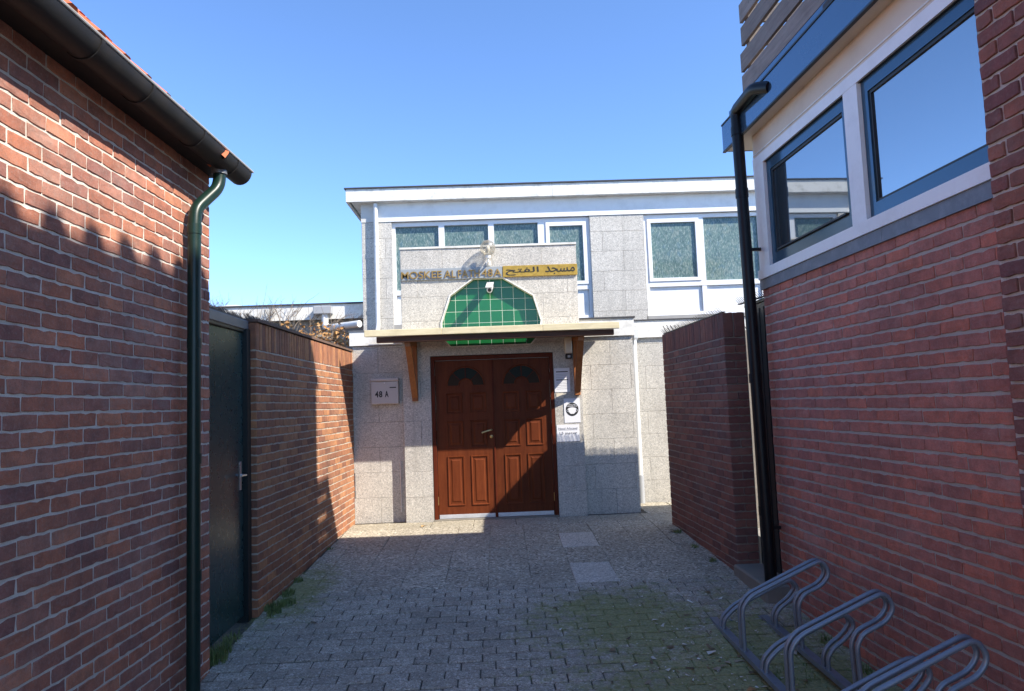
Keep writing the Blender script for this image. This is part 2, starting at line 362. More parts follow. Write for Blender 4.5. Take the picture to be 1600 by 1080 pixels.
def link(name, me, parent=None, kind=None, label=None):
    o = bpy.data.objects.new(name, me); COL.objects.link(o)
    if parent is not None: o.parent = parent; o.matrix_parent_inverse = parent.matrix_world.inverted() if parent.type != 'EMPTY' else Matrix.Translation(-parent.location)
    if kind: o['kind'] = kind
    if label: o['label'] = label
    return o
def thing(name, label, cat, loc=(0, 0, 0), group=None):
    o = bpy.data.objects.new(name, None); COL.objects.link(o); o.location = loc; o.empty_display_size = .2
    o['label'] = label; o['category'] = cat
    if group: o['group'] = group
    return o
def tag(o, label, cat, group=None):
    o['label'] = label; o['category'] = cat
    if group: o['group'] = group
    return o
def arc(c, r, a0, a1, n, f):
    return [f(c[0]+r*math.cos(R(a0+(a1-a0)*i/n)), c[1]+r*math.sin(R(a0+(a1-a0)*i/n))) for i in range(n+1)]
def smooth_path(pts, rad, seg=5):
    pts = [Vector(p) for p in pts]; out = [pts[0]]
    for i in range(1, len(pts)-1):
        a, b, c = pts[i-1], pts[i], pts[i+1]; r_ = min(rad, (a-b).length*.45, (c-b).length*.45)
        p, q = b+(a-b).normalized()*r_, b+(c-b).normalized()*r_
        for k in range(seg+1):
            t = k/seg; out.append(p*(1-t)**2+b*2*t*(1-t)+q*t*t)
    return out+[pts[-1]]

# brick variants: front face at local -y, centred on x, z; unit length 1 in x and true size in z
def brick_variant(h, depth, seed, L=.196):
    rn = random.Random(seed); b = MB(); j = .0026; ch = .0022
    nx, nz = 5, 2
    ring = []
    for i in range(nx): ring.append((-.5+i/nx, -.5))
    for i in range(nz): ring.append((.5, -.5+i/nz))
    for i in range(nx): ring.append((.5-i/nx, .5))
    for i in range(nz): ring.append((-.5, .5-i/nz))
    n = len(ring); outer = []; inner = []
    tl, tr = rn.uniform(-.0018, .0018), rn.uniform(-.0018, .0018)
    for (u, v) in ring:
        corner = abs(u) == .5 and abs(v) == .5
        k = .0012 if corner else 0
        x = u*L + rn.uniform(-j, j) - math.copysign(k, u); z = v*h + rn.uniform(-j, j)*.9 - math.copysign(k*.7, v)
        y = tl*(.5-u)+tr*(.5+u)+rn.uniform(-.0008, .0008)
        if abs(u) < .45 and rn.random() < .14: z -= math.copysign(rn.uniform(.003, .006), v); y += .002
        outer.append((x/L, y+ch, z)); d = ch*rn.uniform(.8, 1.7)
        inner.append(((x-math.copysign(min(d, abs(x)), x) if abs(u) == .5 else x)/L, y, z-math.copysign(d*.8, z) if abs(v) == .5 else z))
    back = [(p[0], depth, p[2]) for p in outer]
    vs = inner+outer+back; fs = [tuple(range(n))]
    for k in range(2):
        for i in range(n): jn = (i+1) % n; fs.append((k*n+i, k*n+n+i, k*n+n+jn, k*n+jn))
    return vs, fs
def brick_set(spec, parent, mat, h, blen=.196, depth=.03, limit=300, name='brick', nvar=8, key=''):
    """spec: list of (pos, angle, length); the biggest in view become objects, the rest one stuff part"""
    var = [brick_variant(h, depth, 100+k) for k in range(nvar)]
    meshes = []
    for vs, fs in var:
        b = MB(); b.add(vs, fs); meshes.append(b.mesh('brick_'+mat+key, mat, attr=False))
    sz = [(px_size(p, max(l, h)), i) for i, (p, a, l) in enumerate(spec)]
    order = sorted(sz, reverse=True)
    chosen = {i for s_, i in order[:limit] if s_ >= 10}
    rest = MB()
    for i, (p, a, l) in enumerate(spec):
        k = random.randrange(nvar); flip = random.random() < .5
        if i in chosen:
            o = bpy.data.objects.new(name, meshes[k]); COL.objects.link(o); o.parent = parent
            o.matrix_parent_inverse = Matrix.Identity(4)
            base = parent.matrix_world.translation if parent.type != 'EMPTY' else parent.location
            off = Vector(parent['_o']) if '_o' in parent else Vector(parent.location)
            o.location = Vector(p)-off; o.rotation_euler = (random.uniform(-.006, .006), random.uniform(-.006, .006)*.6, a+random.uniform(-.006, .006)); o.scale = (l, 1, 1)
        else:
            vs, fs = var[k]; ca, sa = math.cos(a), math.sin(a); rr = random.random()
            rest.add([(p[0]+x*l*ca-y*sa, p[1]+x*l*sa+y*ca, p[2]+z) for (x, y, z) in vs], fs, rr)
    if rest.v:
        rest.obj('bricks_far' if name == 'brick' else name+'s_far', mat, parent, attr=True, kind='stuff')
def wall_spec(O, d, L, z0, z1, course, blen, joint, proud=0, edge_even=0, jit=.004, zg=None, half=True):
    out = []; a = math.atan2(d[1], d[0]); rows = int(round((z1-z0)/course))
    for r_ in range(rows):
        z = z0+(r_+.5)*course; s_ = -blen*(.5 if r_ % 2 == 0 else 0)+edge_even
        while s_ < L:
            e = s_+blen*random.uniform(.985, 1.015); u, v = max(s_, 0), min(e, L)
            if v-u > .035:
                l = v-u-joint*(random.uniform(.8, 1.25)); c = (u+v)/2
                x, y = O[0]+d[0]*c, O[1]+d[1]*c
                out.append(((x, y, z+random.uniform(-1, 1)*.0015), a, l))
            s_ = e
    return out
def slab_between(O, d, L, z0, z1, thick, back=.02):
    """mortar core: a box behind the brick faces; front face `back` behind the brick fronts"""
    n = (-d[1], d[0])   # inward
    a = [(O[0]+n[0]*back, O[1]+n[1]*back), (O[0]+d[0]*L+n[0]*back, O[1]+d[1]*L+n[1]*back)]
    b = [(p[0]+n[0]*thick, p[1]+n[1]*thick) for p in a]
    m = MB(); q = [a[0], a[1], b[1], b[0]]
    m.add([(x, y, z0) for x, y in q]+[(x, y, z1) for x, y in q], [(3, 2, 1, 0), (4, 5, 6, 7), (0, 1, 5, 4), (1, 2, 6, 5), (2, 3, 7, 6), (3, 0, 4, 7)])
    return m

# ------------------------------------------------------------------ ground
GY = [-60, 4.2, 4.57, 5.47, 6.39, 7.73, 8.65, 60]; GZ = [0, 0, .03, .105, .155, .222, .245, .245]
def zg(y):
    return float(np.interp(y, GY, GZ))
def slope(y): return math.atan((zg(y+.05)-zg(y-.05))/.1)
g = MB(); ys = [-400, -60, -6]+GY[1:-1]+[12, 60, 600]
for i in range(len(ys)-1):
    z0, z1 = zg(ys[i])-.045, zg(ys[i+1])-.045
    g.add([(-500, ys[i], z0), (500, ys[i], z0), (500, ys[i+1], z1), (-500, ys[i+1], z1)], [(0, 1, 2, 3)])
ground = g.obj('ground', 'street', kind='structure')
jb = MB(); yy = [-4]+[v for v in GY if 0 < v < 8.7]+[9.6]
for i in range(len(yy)-1):
    z0, z1 = zg(yy[i])-.009, zg(yy[i+1])-.009
    jb.add([(-2.4, yy[i], z0), (2.6, yy[i], z0), (2.6, yy[i+1], z1), (-2.4, yy[i+1], z1)], [(0, 1, 2, 3)])
pav = jb.obj('pavement', 'joint', kind='structure'); pav['_o'] = (0, 0, 0)
def slab_variant(wx, wy, t, seed, j=.002, ch=.005):
    rn = random.Random(seed); ring = []
    for (a, b) in (((-1, -1), (1, -1)), ((1, -1), (1, 1)), ((1, 1), (-1, 1)), ((-1, 1), (-1, -1))):
        for k in range(3): ring.append((a[0]+(b[0]-a[0])*k/3, a[1]+(b[1]-a[1])*k/3))
    n = len(ring); inn, out, bot = [], [], []
    for (u, v) in ring:
        x, y = u*wx/2+rn.uniform(-j, j), v*wy/2+rn.uniform(-j, j)
        z = rn.uniform(-.0012, .0012)
        inn.append((x-math.copysign(ch, u) if abs(u) > .99 else x, y-math.copysign(ch, v) if abs(v) > .99 else y, z)); out.append((x, y, z-ch)); bot.append((x, y, -t))
    fs = [tuple(range(n))]+[(k*n+i, k*n+n+i, k*n+n+(i+1) % n, k*n+(i+1) % n) for k in range(2) for i in range(n)]
    return inn+out+bot, fs
def lay(spec, mat, wx, wy, limit, name, min_px=10):
    var = [slab_variant(wx, wy, .03, 50+k) for k in range(6)]; ms = []
    for vs, fs in var: b = MB(); b.add(vs, fs); ms.append(b.mesh(name, mat, attr=False))
    order = sorted([(px_size(p, wx), i) for i, (p, sx) in enumerate(spec)], reverse=True)
    ch = {i for s_, i in order[:limit] if s_ >= min_px}; rest = MB()
    for i, (p, sx) in enumerate(spec):
        k = random.randrange(6); rx = slope(p[1])+random.uniform(-.010, .010); ry = random.uniform(-.012, .012); rz = random.uniform(-.012, .012)
        if i in ch:
            o = bpy.data.objects.new(name, ms[k]); COL.objects.link(o); o.parent = pav; o.location = p; o.rotation_euler = (rx, ry, rz); o.scale = (sx, 1, 1)
        else:
            mt = Matrix.Translation(p) @ Matrix.Rotation(rz, 4, 'Z') @ Matrix.Rotation(rx, 4, 'X')
            rest.add([mt @ Vector((x*sx, y, z)) for x, y, z in var[k][0]], var[k][1])
    if rest.v: rest.obj(name+'s_far', mat, pav, attr=True, kind='stuff')
def left_x(y): return -1.85+.0183*(y-5)
def right_x(y): return (2.1-.0362*(y-5)) if y < 5.39 else 1.95-.036*(y-6.0)
spec = []; y = -1.5; row = 0
while y < 5.93:
    pitch = .108; x0 = left_x(y)-.02; x = x0-.215*(.5 if row % 2 else 0)-random.uniform(0, .03); x1 = right_x(y)+.05+(.15 if 5.39 < y < 6 else 0)
    while x < x1:
        u, v = max(x, x0), min(x+.215, x1)
        if v-u > .04: spec.append(((( u+v)/2, y+pitch/2+random.uniform(-.003, .003)+.004*math.sin(x*2.1), zg(y+pitch/2)+random.uniform(-.0035, .0025)), (v-u)/.215))
        x += .215
    y += pitch; row += 1
lay(spec, 'paver', .207, .0998, 300, 'paver')
spec, pale = [], []; ny = 0
for yc, wy in ((6.235, .575), (6.815, .575), (7.395, .575), (7.965, .555)):
    x = .585-.365*7
    while x < 2.0:
        u, v = max(x, left_x(yc)+.0), min(x+.365, 1.95)
        if v-u > .05:
            p = ((((u+v)/2), yc, zg(yc)+random.uniform(-.002, .002)), (v-u)/.365)
            (pale if (abs(x-.585) < .01 and ny in (0, 2)) else spec).append(p)
        x += .365
    ny += 1
lay(spec, 'slab', .3635, .5775, 300, 'paving_slab'); lay(pale, 'slab_pale', .3635, .5775, 300, 'pale_slab')
spec = [((-1.6+.5*k, 8.44, zg(8.44)+random.uniform(0, .002)), 1) for k in range(8)]
lay(spec, 'gravel_slab', .494, .375, 300, 'gravel_slab')
spec = [((1.95+.42*k, 9.0, .25), 1) for k in range(4)]
lay(spec, 'slab', .41, .9, 300, 'wide_slab')

# ------------------------------------------------------------------ left brick house
house = thing('brick_house', 'low red brick house on the left with dark gutter and orange tiled roof', 'house', (-1.9, 2, 0))
aL = .0183; nL = math.hypot(1, aL); dL = (aL/nL, 1/nL)
OL = (left_x(-3.0), -3.0); LL = (4.57+3.0)*nL
wm = slab_between(OL, dL, LL-.004, -.1, 3.34, 1.2, .005).obj('wall', 'mortar_left', house)
wm['_o'] = (0, 0, 0)
CL = .0702
brick_set(wall_spec(OL, dL, LL, -.03, -.03+CL*48, CL, .205, .009, edge_even=(LL % .205)), wm, 'brick_left', CL-.0115, limit=300)
# gutter: half round with joints, open upwards
gx = .25; rg = .08
def gut(y0, y1, r_, n=12):
    m = MB(); vs = []
    for y in (y0, y1):
        for k in range(n+1):
            a = math.pi+math.pi*k/n; vs.append((left_x(y)+gx-rg+r_*math.cos(a), y, 3.24+r_*math.sin(a)*1.12))
        for k in range(n, -1, -1):
            a = math.pi+math.pi*k/n; vs.append((left_x(y)+gx-rg+(r_-.004)*math.cos(a), y, 3.24+(r_-.004)*math.sin(a)*1.12))
    N = 2*(n+1)
    m.add(vs, [(k, (k+1) % N, N+(k+1) % N, N+k) for k in range(N)]+[(k, N-1-k, N-2-k, k+1) for k in range(n)]+[(N+k, N+k+1, N+N-2-k, N+N-1-k) for k in range(n)])
    return m
gt = gut(-3, 4.64, rg).obj('gutter', 'gutter_dark', house, smooth=True)
for y in (1.2, 2.3, 2.92, 3.35, 3.93, 4.42): gut(y-.012, y+.012, rg+.005).obj('gutter_joint', 'gutter_dark', gt, smooth=True)
m = MB(); ep = [(left_x(4.64)+gx-rg+.08*math.cos(math.pi+math.pi*k/12), 3.24+.0896*math.sin(math.pi+math.pi*k/12)) for k in range(13)]
m.prism(ep, 4.638, 4.645); m.obj('gutter_end', 'gutter_dark', gt)
m = MB(); m.tube([(left_x(y)+gx, y, 3.243) for y in (-3, 4.66)], .008, 8); m.obj('gutter_lip', 'gutter_lip', gt, smooth=True)
m = MB(); m.box(-2.2, left_x(4.5)+.10, -3, 4.60, 3.19, 3.235); m.obj('soffit_board', 'gutter_dark', house)
# downpipe with swan neck
yp = 4.2; xp = left_x(yp)+.065
m = MB(); m.tube(smooth_path([(left_x(4.36)+.15, 4.36, 3.19), (left_x(4.36)+.15, 4.36, 3.05), (xp, yp+.015, 2.87), (xp, yp, 2.76), (xp, yp-.01, .02)], .07, 6), .038, 16)
dp = m.obj('downpipe', 'green_pipe', house, smooth=True)
for z in (2.74, 2.05, 1.37, .7): m = MB(); m.tube([(xp, yp, z-.03), (xp, yp, z+.03)], .0415, 16); m.obj('pipe_socket', 'green_pipe', dp, smooth=True)
for a, b in (((left_x(4.36)+.15, 4.36, 3.13), (left_x(4.36)+.15, 4.36, 3.19)), ): m = MB(); m.tube([a, b], .046, 16); m.obj('pipe_outlet', 'zinc', dp, smooth=True)
# hipped roof, tiles in courses
ex, ey, ez = left_x(4)+.18, 4.27, 3.205; pit = R(45)
m = MB(); H = 2.2
m.add([(ex, ey, ez), (ex-H, ey-H, ez+H), (ex-H, -4, ez+H), (ex, -4, ez), (-6, ey, ez), (-6, ey-H, ez+H)], [(0, 1, 2, 3), (4, 5, 1, 0)])
roof = m.obj('roof', 'roof_dark', house)
tm = MB(); nn_ = 6; vs = []
for k in range(nn_+1):
    u = k/nn_; zz = .03*math.sin(u*2*math.pi)+.012
    vs += [(.21*(u-.5), 0, zz+.022), (.21*(u-.5), .34, zz), (.21*(u-.5), 0, zz)]
tm.add(vs, [(3*k, 3*k+3, 3*k+4, 3*k+1) for k in range(nn_)]+[(3*k+2, 3*k+5, 3*k+3, 3*k) for k in range(nn_)])
tme = tm.mesh('roof_tile', 'roof_tile', smooth=True, attr=False)
c45 = math.cos(pit)
for r_ in range(5):
    for k in range(22):
        yy_ = ey-.12-.2*k; up = .29*r_
        if up*c45 > (ey-yy_)+.06: continue
        o = bpy.data.objects.new('roof_tile', tme); COL.objects.link(o); o.parent = roof
        o.location = (ex-up*c45+.02, yy_, ez+up*c45+.012); o.rotation_euler = Matrix(((0, -c45, c45), (-1 if False else 1, 0, 0), (0, c45, c45))).to_euler()
hm = MB(); vs = []
for k in range(7):
    a = math.pi*k/6; vs += [(.11*math.cos(a), 0, .10*math.sin(a)), (.095*math.cos(a), .33, .085*math.sin(a))]
hm.add(vs, [(2*k, 2*k+1, 2*k+3, 2*k+2) for k in range(6)]+[tuple(2*k for k in range(6, -1, -1))])
hme = hm.mesh('hip_tile', 'roof_tile', smooth=True, attr=False)
hd = Vector((-1, -1, 1)).normalized()
for k in range(9):
    o = bpy.data.objects.new('hip_tile', hme); COL.objects.link(o); o.parent = roof
    o.location = Vector((ex, ey, ez))+hd*(.28*k)+Vector((0, 0, -.03)); o.rotation_euler = hd.to_track_quat('Y', 'Z').to_euler()

# ------------------------------------------------------------------ green gate between house and garden wall
gate = thing('side_gate', 'dark green metal side gate between the brick house and the left garden wall', 'gate', (-1.94, 5.1, .06))
gX = lambda y: -1.945+.0183*(y-5)
m = MB(); y0, y1 = 4.60, 5.37
m.add([(gX(y0), y0, .10), (gX(y1), y1, .14), (gX(y1), y1, 2.235), (gX(y0), y0, 2.235), (gX(y0)-.04, y0, .10), (gX(y1)-.04, y1, .14), (gX(y1)-.04, y1, 2.235), (gX(y0)-.04, y0, 2.235)], [(0, 1, 2, 3), (7, 6, 5, 4), (1, 5, 6, 2), (3, 2, 6, 7), (0, 4, 5, 1), (4, 0, 3, 7)])
gp = m.obj('gate_panel', 'green_door', gate)
m = MB(); m.box(-2.0, -1.905, 5.375, 5.452, .05, 2.27, .004); m.box(-2.0, -1.925, 4.57, 5.375, 2.24, 2.30, .004); m.obj('gate_frame', 'dark_frame', gate)
m = MB(); m.box(-1.99, -1.915, 4.575, 5.44, 2.262, 2.335, .005); m.obj('gate_lintel', 'zinc', gate)
m = MB(); m.box(gX(5.3), gX(5.3)+.008, 5.295, 5.325, 1.06, 1.27, .003); hp = m.obj('handle_plate', 'bright_metal', gate)
m = MB(); m.tube(smooth_path([(gX(5.3), 5.31, 1.17), (gX(5.3)+.05, 5.31, 1.17), (gX(5.3)+.05, 5.20, 1.175)], .015, 4), .008, 8); m.obj('handle_lever', 'bright_metal', hp, smooth=True)

# ------------------------------------------------------------------ garden walls
def garden_wall(name, label, O, d, L, zb, ztop, mb, mm, thick, end_at_start, course=.0672):
    t = thing(name, label, 'wall', (O[0], O[1], zb)); t['_o'] = t.location
    core = slab_between(O, d, L, -.1, ztop-.006, thick, .006).obj('wall', mm, t); core['_o'] = (0, 0, 0)
    zs = ztop-.222; rows = int(round((zs-(-.05))/course)); z0 = zs-rows*course
    sp = wall_spec(O, d, L, z0, zs, course, .205, .0065)
    n = (-d[1], d[0])
    # end face towards the street
    ex_ = []
    ang = 0.0
    X0, Y0 = (O[0]+n[0]*thick, O[1]) if end_at_start else (O[0]+d[0]*L, O[1]+d[1]*L)
    for r_ in range(rows):
        z = z0+(r_+.5)*course
        if r_ % 2: cells = ((0, thick),)
        else: cells = ((0, thick*.5), (thick*.5, thick))
        for (u, v) in cells: ex_.append(((X0+(u+v)/2, Y0-.007, z), ang, v-u-.006))
    brick_set(sp+ex_, core, mb, course-.011, limit=300, key='a')
    so_ = []
    k = 0; sw = .0672
    var = [brick_variant(.222-.012, .03, 300+i, .056) for i in range(5)]
    ms = []
    for vs, fs in var: b = MB(); b.add(vs, fs); ms.append(b.mesh('soldier_brick', mb, attr=False))
    a = math.atan2(d[1], d[0]); c = sw/2
    while c < L:
        o = bpy.data.objects.new('soldier_brick', ms[k % 5]); COL.objects.link(o); o.parent = core
        o.location = (O[0]+d[0]*c, O[1]+d[1]*c, ztop-.111); o.rotation_euler = (0, 0, a+random.uniform(-.02, .02)); o.scale = (.056, 1, 1); c += sw; k += 1
    for u in (thick*.25, thick*.75):
        o = bpy.data.objects.new('soldier_brick', ms[k % 5]); COL.objects.link(o); o.parent = core; k += 1
        o.location = (X0+u, Y0-.007, ztop-.111); o.rotation_euler = (0, 0, 0); o.scale = (thick*.5-.01, 1, 1)
    return t, core
dG = Vector((.061, 3.29, 0)).normalized()
gw1, core1 = garden_wall('garden_wall', 'brown brick garden wall on the left running up to the mailbox, half sunlit', (-1.861, 5.462), (dG.x, dG.y), 3.28, .05, 2.33, 'brick_garden', 'mortar_garden', .21, True)
m = MB(); m.beam((-1.965, 5.45, 2.342), (-1.905, 8.74, 2.352), .235, .022); m.obj('coping', 'rust', gw1)
dH = Vector((.075, -2.0, 0)).normalized()
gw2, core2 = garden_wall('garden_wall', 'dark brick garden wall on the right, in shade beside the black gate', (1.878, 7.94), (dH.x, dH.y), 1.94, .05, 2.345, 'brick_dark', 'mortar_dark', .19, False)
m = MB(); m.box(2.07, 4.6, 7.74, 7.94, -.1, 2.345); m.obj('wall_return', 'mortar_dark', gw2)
def spikes(name, label, a, b, wid, parent_z, h=.055, pitch=.021, rows=2, lean=(0, 0, 0), rad=.0035):
    t = thing(name, label, 'spike strip', a, 'anti-climb spike strips')
    A, B = Vector(a), Vector(b); d = (B-A); L = d.length; d.normalize(); sd = d.cross(Vector((0, 0, 1)))
    m = MB(); m.beam(A+Vector((0, 0, .004)), B+Vector((0, 0, .004)), wid, .007); m.obj('strip_base', 'spike', t)
    m = MB()
    for r_ in range(rows):
        for k in range(int(L/pitch)):
            p = A+d*(k+.5)*pitch+sd*wid*((r_+.5)/rows-.5)*.8
            q = p+Vector((0, 0, h*random.uniform(.85, 1.1)))+Vector(lean)*h+Vector((random.uniform(-.004, .004), random.uniform(-.004, .004), 0))
            m.tube([p, q], [rad, rad*(.35 if rad < .005 else .8)], 4, False)
    m.obj('spikes', 'spike', t, kind='stuff'); return t
spikes('spike_strip', 'spiked strip along the top of the left garden wall', (-1.93, 5.47, 2.353), (-1.91, 6.9, 2.355), .06, 0, lean=(-.6, -.2, 0))
spikes('spike_strip', 'spiked strip over the green side gate', (-1.95, 4.60, 2.336), (-1.955, 5.43, 2.342), .05, 0, lean=(-.6, -.2, 0))
spikes('spike_strip', 'spiked strip along the top of the right garden wall', (1.90, 7.92, 2.346), (1.975, 6.02, 2.346), .03, 0, h=.055, pitch=.03, rows=1, lean=(-.7, .2, 0))
spikes('spike_strip', 'spiked strip on the wall turning behind the right garden wall', (1.92, 7.925, 2.346), (3.6, 7.925, 2.346), .025, 0, h=.10, pitch=.044, rows=1, lean=(-.5, .1, 0), rad=.0065)
spikes('spike_strip', 'short spiked strip above the black gate', (2.10, 5.98, 2.40), (2.15, 5.46, 2.40), .03, 0, h=.055, pitch=.03, rows=1, lean=(-.7, .2, 0))
# black gate on the right
bgt = thing('black_gate', 'black gate in the gap between right garden wall and brick annex', 'gate', (2.17, 5.7, .1))
m = MB(); m.box(2.155, 2.195, 5.45, 5.99, .12, 2.37, .004); m.obj('gate_panel', 'dark_frame', bgt)
m = MB(); m.box(2.13, 2.20, 5.40, 5.45, .05, 2.39, .004); m.box(2.145, 2.20, 5.45, 5.99, 2.372, 2.395); m.obj('gate_frame', 'dark_frame', bgt)
for i in range(5): m = MB(); m.box(2.149, 2.156, 5.47+.1*i, 5.475+.1*i, .15, 2.33); m.obj('gate_rib', 'black', bgt)
m = MB(); m.box(1.915, 2.6, 5.27, 6.0, zg(5.7)-.1, .215, .012); m.obj('threshold', 'cement', bgt)

# ------------------------------------------------------------------ right brick annex
bR = -.0362; nR = math.hypot(1, bR); dR = (-bR/nR, -1/nR); RX = lambda y: 2.1+bR*(y-5)
annex = thing('brick_annex', 'red brick annex on the right with a window band under a blue fascia', 'building', (2.1, 4, 0))
OR = (RX(5.39), 5.39); LR = (5.39-2.9)*nR; CR = .0713
wr = slab_between(OR, dR, LR, -.1, 2.475, .9, .0058).obj('wall', 'mortar_right', annex); wr['_o'] = (0, 0, 0)
brick_set(wall_spec(OR, dR, LR, .0185-CR, .0185+CR*34, CR, .203, .0055), wr, 'brick_right', CR-.0145, limit=300)
OP = (RX(2.9)-.05, 2.9); LP = 3.9
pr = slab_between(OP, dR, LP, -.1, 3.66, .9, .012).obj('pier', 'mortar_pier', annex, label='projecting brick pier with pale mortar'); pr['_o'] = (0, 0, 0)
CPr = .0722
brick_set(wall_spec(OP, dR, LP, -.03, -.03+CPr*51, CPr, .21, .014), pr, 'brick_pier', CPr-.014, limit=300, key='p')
def rbox(y0, y1, z0, z1, o0, o1, bev=0):
    """box along the annex wall: o = distance in front of the wall plane (towards the alley)"""
    m = MB(); q = [(RX(y0)-o0, y0), (RX(y1)-o0, y1), (RX(y1)-o1, y1), (RX(y0)-o1, y0)]
    return m.add([(x, y, z0) for x, y in q]+[(x, y, z1) for x, y in q], [(0, 3, 2, 1), (4, 5, 6, 7), (0, 1, 5, 4), (1, 2, 6, 5), (2, 3, 7, 6), (3, 0, 4, 7)][:])
# lead flashing, in lengths
for (a, b) in ((5.40, 4.62), (4.618, 3.76), (3.758, 2.902)): rbox(b, a, 2.432, 2.512, -.02, .014+random.uniform(0, .002)).obj('lead_flashing', 'lead', annex)
win = rbox(2.905, 5.395, 2.511, 2.585, -.06, .028).obj('window_band', 'white', annex, label='white window frame with blue sashes')
rbox(2.905, 5.395, 3.40, 3.475, -.06, .012).obj('frame_head', 'white', win)
rbox(5.215, 5.395, 2.585, 3.40, -.06, .010).obj('frame_post', 'white', win)
rbox(3.895, 4.045, 2.585, 3.40, -.06, .010).obj('frame_post', 'white', win)
rbox(5.385, 5.40, 2.44, 3.66, -.9, -.0605).obj('end_panel', 'white', annex)
for (a, b, name_) in ((4.05, 5.21, 'small'), (2.905, 3.89, 'big')):
    z0, z1 = 2.59, 3.395
    for q in ((a, b, z0, z0+.085), (a, b, z1-.075, z1), (a, a+.06, z0+.085, z1-.075), (b-.06, b, z0+.085, z1-.075)):
        rbox(*q, -.055, -.014).obj('sash', 'blue_frame', win)
    for q in ((a+.06, b-.06, z0+.085, z0+.10), (a+.06, b-.06, z1-.093, z1-.075), (a+.06, a+.075, z0+.1, z1-.093), (b-.078, b-.06, z0+.1, z1-.093)):
        rbox(*q, -.05, -.022).obj('glazing_bead', 'black', win)
    rbox(a+.075, b-.078, z0+.1, z1-.093, -.045, -.032).obj('pane', 'pane', win)
    for q in ((a-.012, b+.01, z1+.001, z1+.012), ): rbox(*q, -.06, -.001).obj('seal', 'black', win)
rbox(4.14, 5.1, 2.688, 2.70, -.03, -.005).obj('window_stay', 'black', win)
rbox(2.9, 5.40, 3.476, 3.665, -.2, .002).obj('header_board', 'cream', annex)
rbox(2.9, 5.40, 3.498, 3.508, 0, .007).obj('header_bead', 'white_dirty', annex)
rbox(-1, 5.70, 3.666, 3.69, -.25, .098).obj('soffit', 'cream', annex)
rbox(-1, 5.705, 3.664, 3.885, .10, .118).obj('fascia', 'blue_panel', annex)
rbox(-1, 5.72, 3.655, 3.668, .097, .122).obj('fascia_trim', 'black', annex)
rbox(-1, 5.72, 3.885, 3.897, .095, .124).obj('fascia_trim', 'black', annex)
rbox(-1, 5.60, 3.898, 3.962, .06, .095).obj('roof_edge', 'blue_panel', annex)
m = MB(); m.add([(RX(5.705)-.118, 5.72, 3.664), (4.9, 5.72, 3.664), (4.9, 5.72, 3.885), (RX(5.705)-.118, 5.72, 3.885), (RX(5.705)-.118, 5.705, 3.664), (4.9, 5.705, 3.664), (4.9, 5.705, 3.885), (RX(5.705)-.118, 5.705, 3.885)], [(3, 2, 1, 0), (4, 5, 6, 7), (0, 1, 5, 4), (1, 2, 6, 5), (2, 3, 7, 6), (3, 0, 4, 7)]); m.obj('fascia', 'blue_panel', annex)
m = MB(); m.box(2.04, 6.0, -1, 5.70, 3.89, 3.955); m.obj('flat_roof', 'roof_dark', annex)
m = MB(); m.box(2.35, 6.0, -1, 5.38, -.1, 3.66); m.obj('inner_wall', 'plaster', annex)
m = MB(); m.box(2.95, 3.4, -.9, 4.12, 3.95, 7.05); m.obj('unseen_shadow_wall', 'plaster', annex)  # guessed block above the view, added to shade the left walls
m = MB(); m.box(2.85, 3.45, -.95, 4.17, 7.04, 7.10); us = m.obj('unseen_shadow_cap', 'roof_dark', annex)  # added cap of that unseen block, sets the shadow height
for k in range(18):
    m = MB(); m.lathe((2.9, 4.05-.29*k, 7.1), [(.07, 0), (.085, .05), (.06, .10), (.02, .13)], 10); m.obj('unseen_shadow_knob', 'roof_tile', us, smooth=True)  # added out of view so the shadow edge comes out jagged
# black downpipe
px_, py_ = 1.955, 5.36
m = MB(); m.tube(smooth_path([(2.01, 4.80, 3.80), (1.945, 4.95, 3.86), (px_-.0, py_, 3.87), (px_, py_, 3.74), (px_+.03, py_-.01, .2)], .05, 3), .045, 18)
dp2 = m.obj('downpipe', 'black_pipe', annex, smooth=True)
for z in (3.70, 3.2, 1.75, .75): m = MB(); xx = px_+.03*(3.74-z)/3.6; m.tube([(xx, py_, z-.035), (xx, py_, z+.035)], .0495, 18); m.obj('pipe_socket', 'black_pipe', dp2, smooth=True)
for z in (2.75, .62): m = MB(); xx = px_+.03*(3.74-z)/3.6; m.box(xx, 2.1, py_-.012, py_+.012, z-.012, z+.012); m.obj('pipe_clip', 'black_pipe', dp2)

# slatted railing on the flat roof
rail = thing('slatted_railing', 'weathered wooden slat railing on the flat roof above the blue fascia', 'railing', (2.05, 4, 3.96))
for k in range(4):
    z0 = 3.985+.19*k; e = 5.33+random.uniform(-.03, .03); tl = random.uniform(-.01, .01)
    m = MB(); q = [(RX(-1)-.075, -1), (RX(e)-.075, e), (RX(e)-.05, e), (RX(-1)-.05, -1)]
    m.add([(x, y, z0+tl*(y > 0)) for x, y in q]+[(x, y, z0+.148+tl*(y > 0)) for x, y in q], [(0, 1, 2, 3), (7, 6, 5, 4), (4, 5, 1, 0), (5, 6, 2, 1), (6, 7, 3, 2), (7, 4, 0, 3)]); m.obj('slat', 'grey_wood', rail)
    m = MB(); m.box(2.10, 5.2, 5.27, 5.295, z0, z0+.148); m.obj('slat', 'grey_wood', rail)
for (x, y) in [(RX(yy_)-.01, yy_) for yy_ in (5.25, 4.1, 2.9, 1.7, .5)]+[(3.3, 5.23), (4.5, 5.23)]:
    m = MB(); m.box(x-.035, x+.035, y-.035, y+.035, 3.955, 4.74); m.obj('post', 'grey_wood', rail)

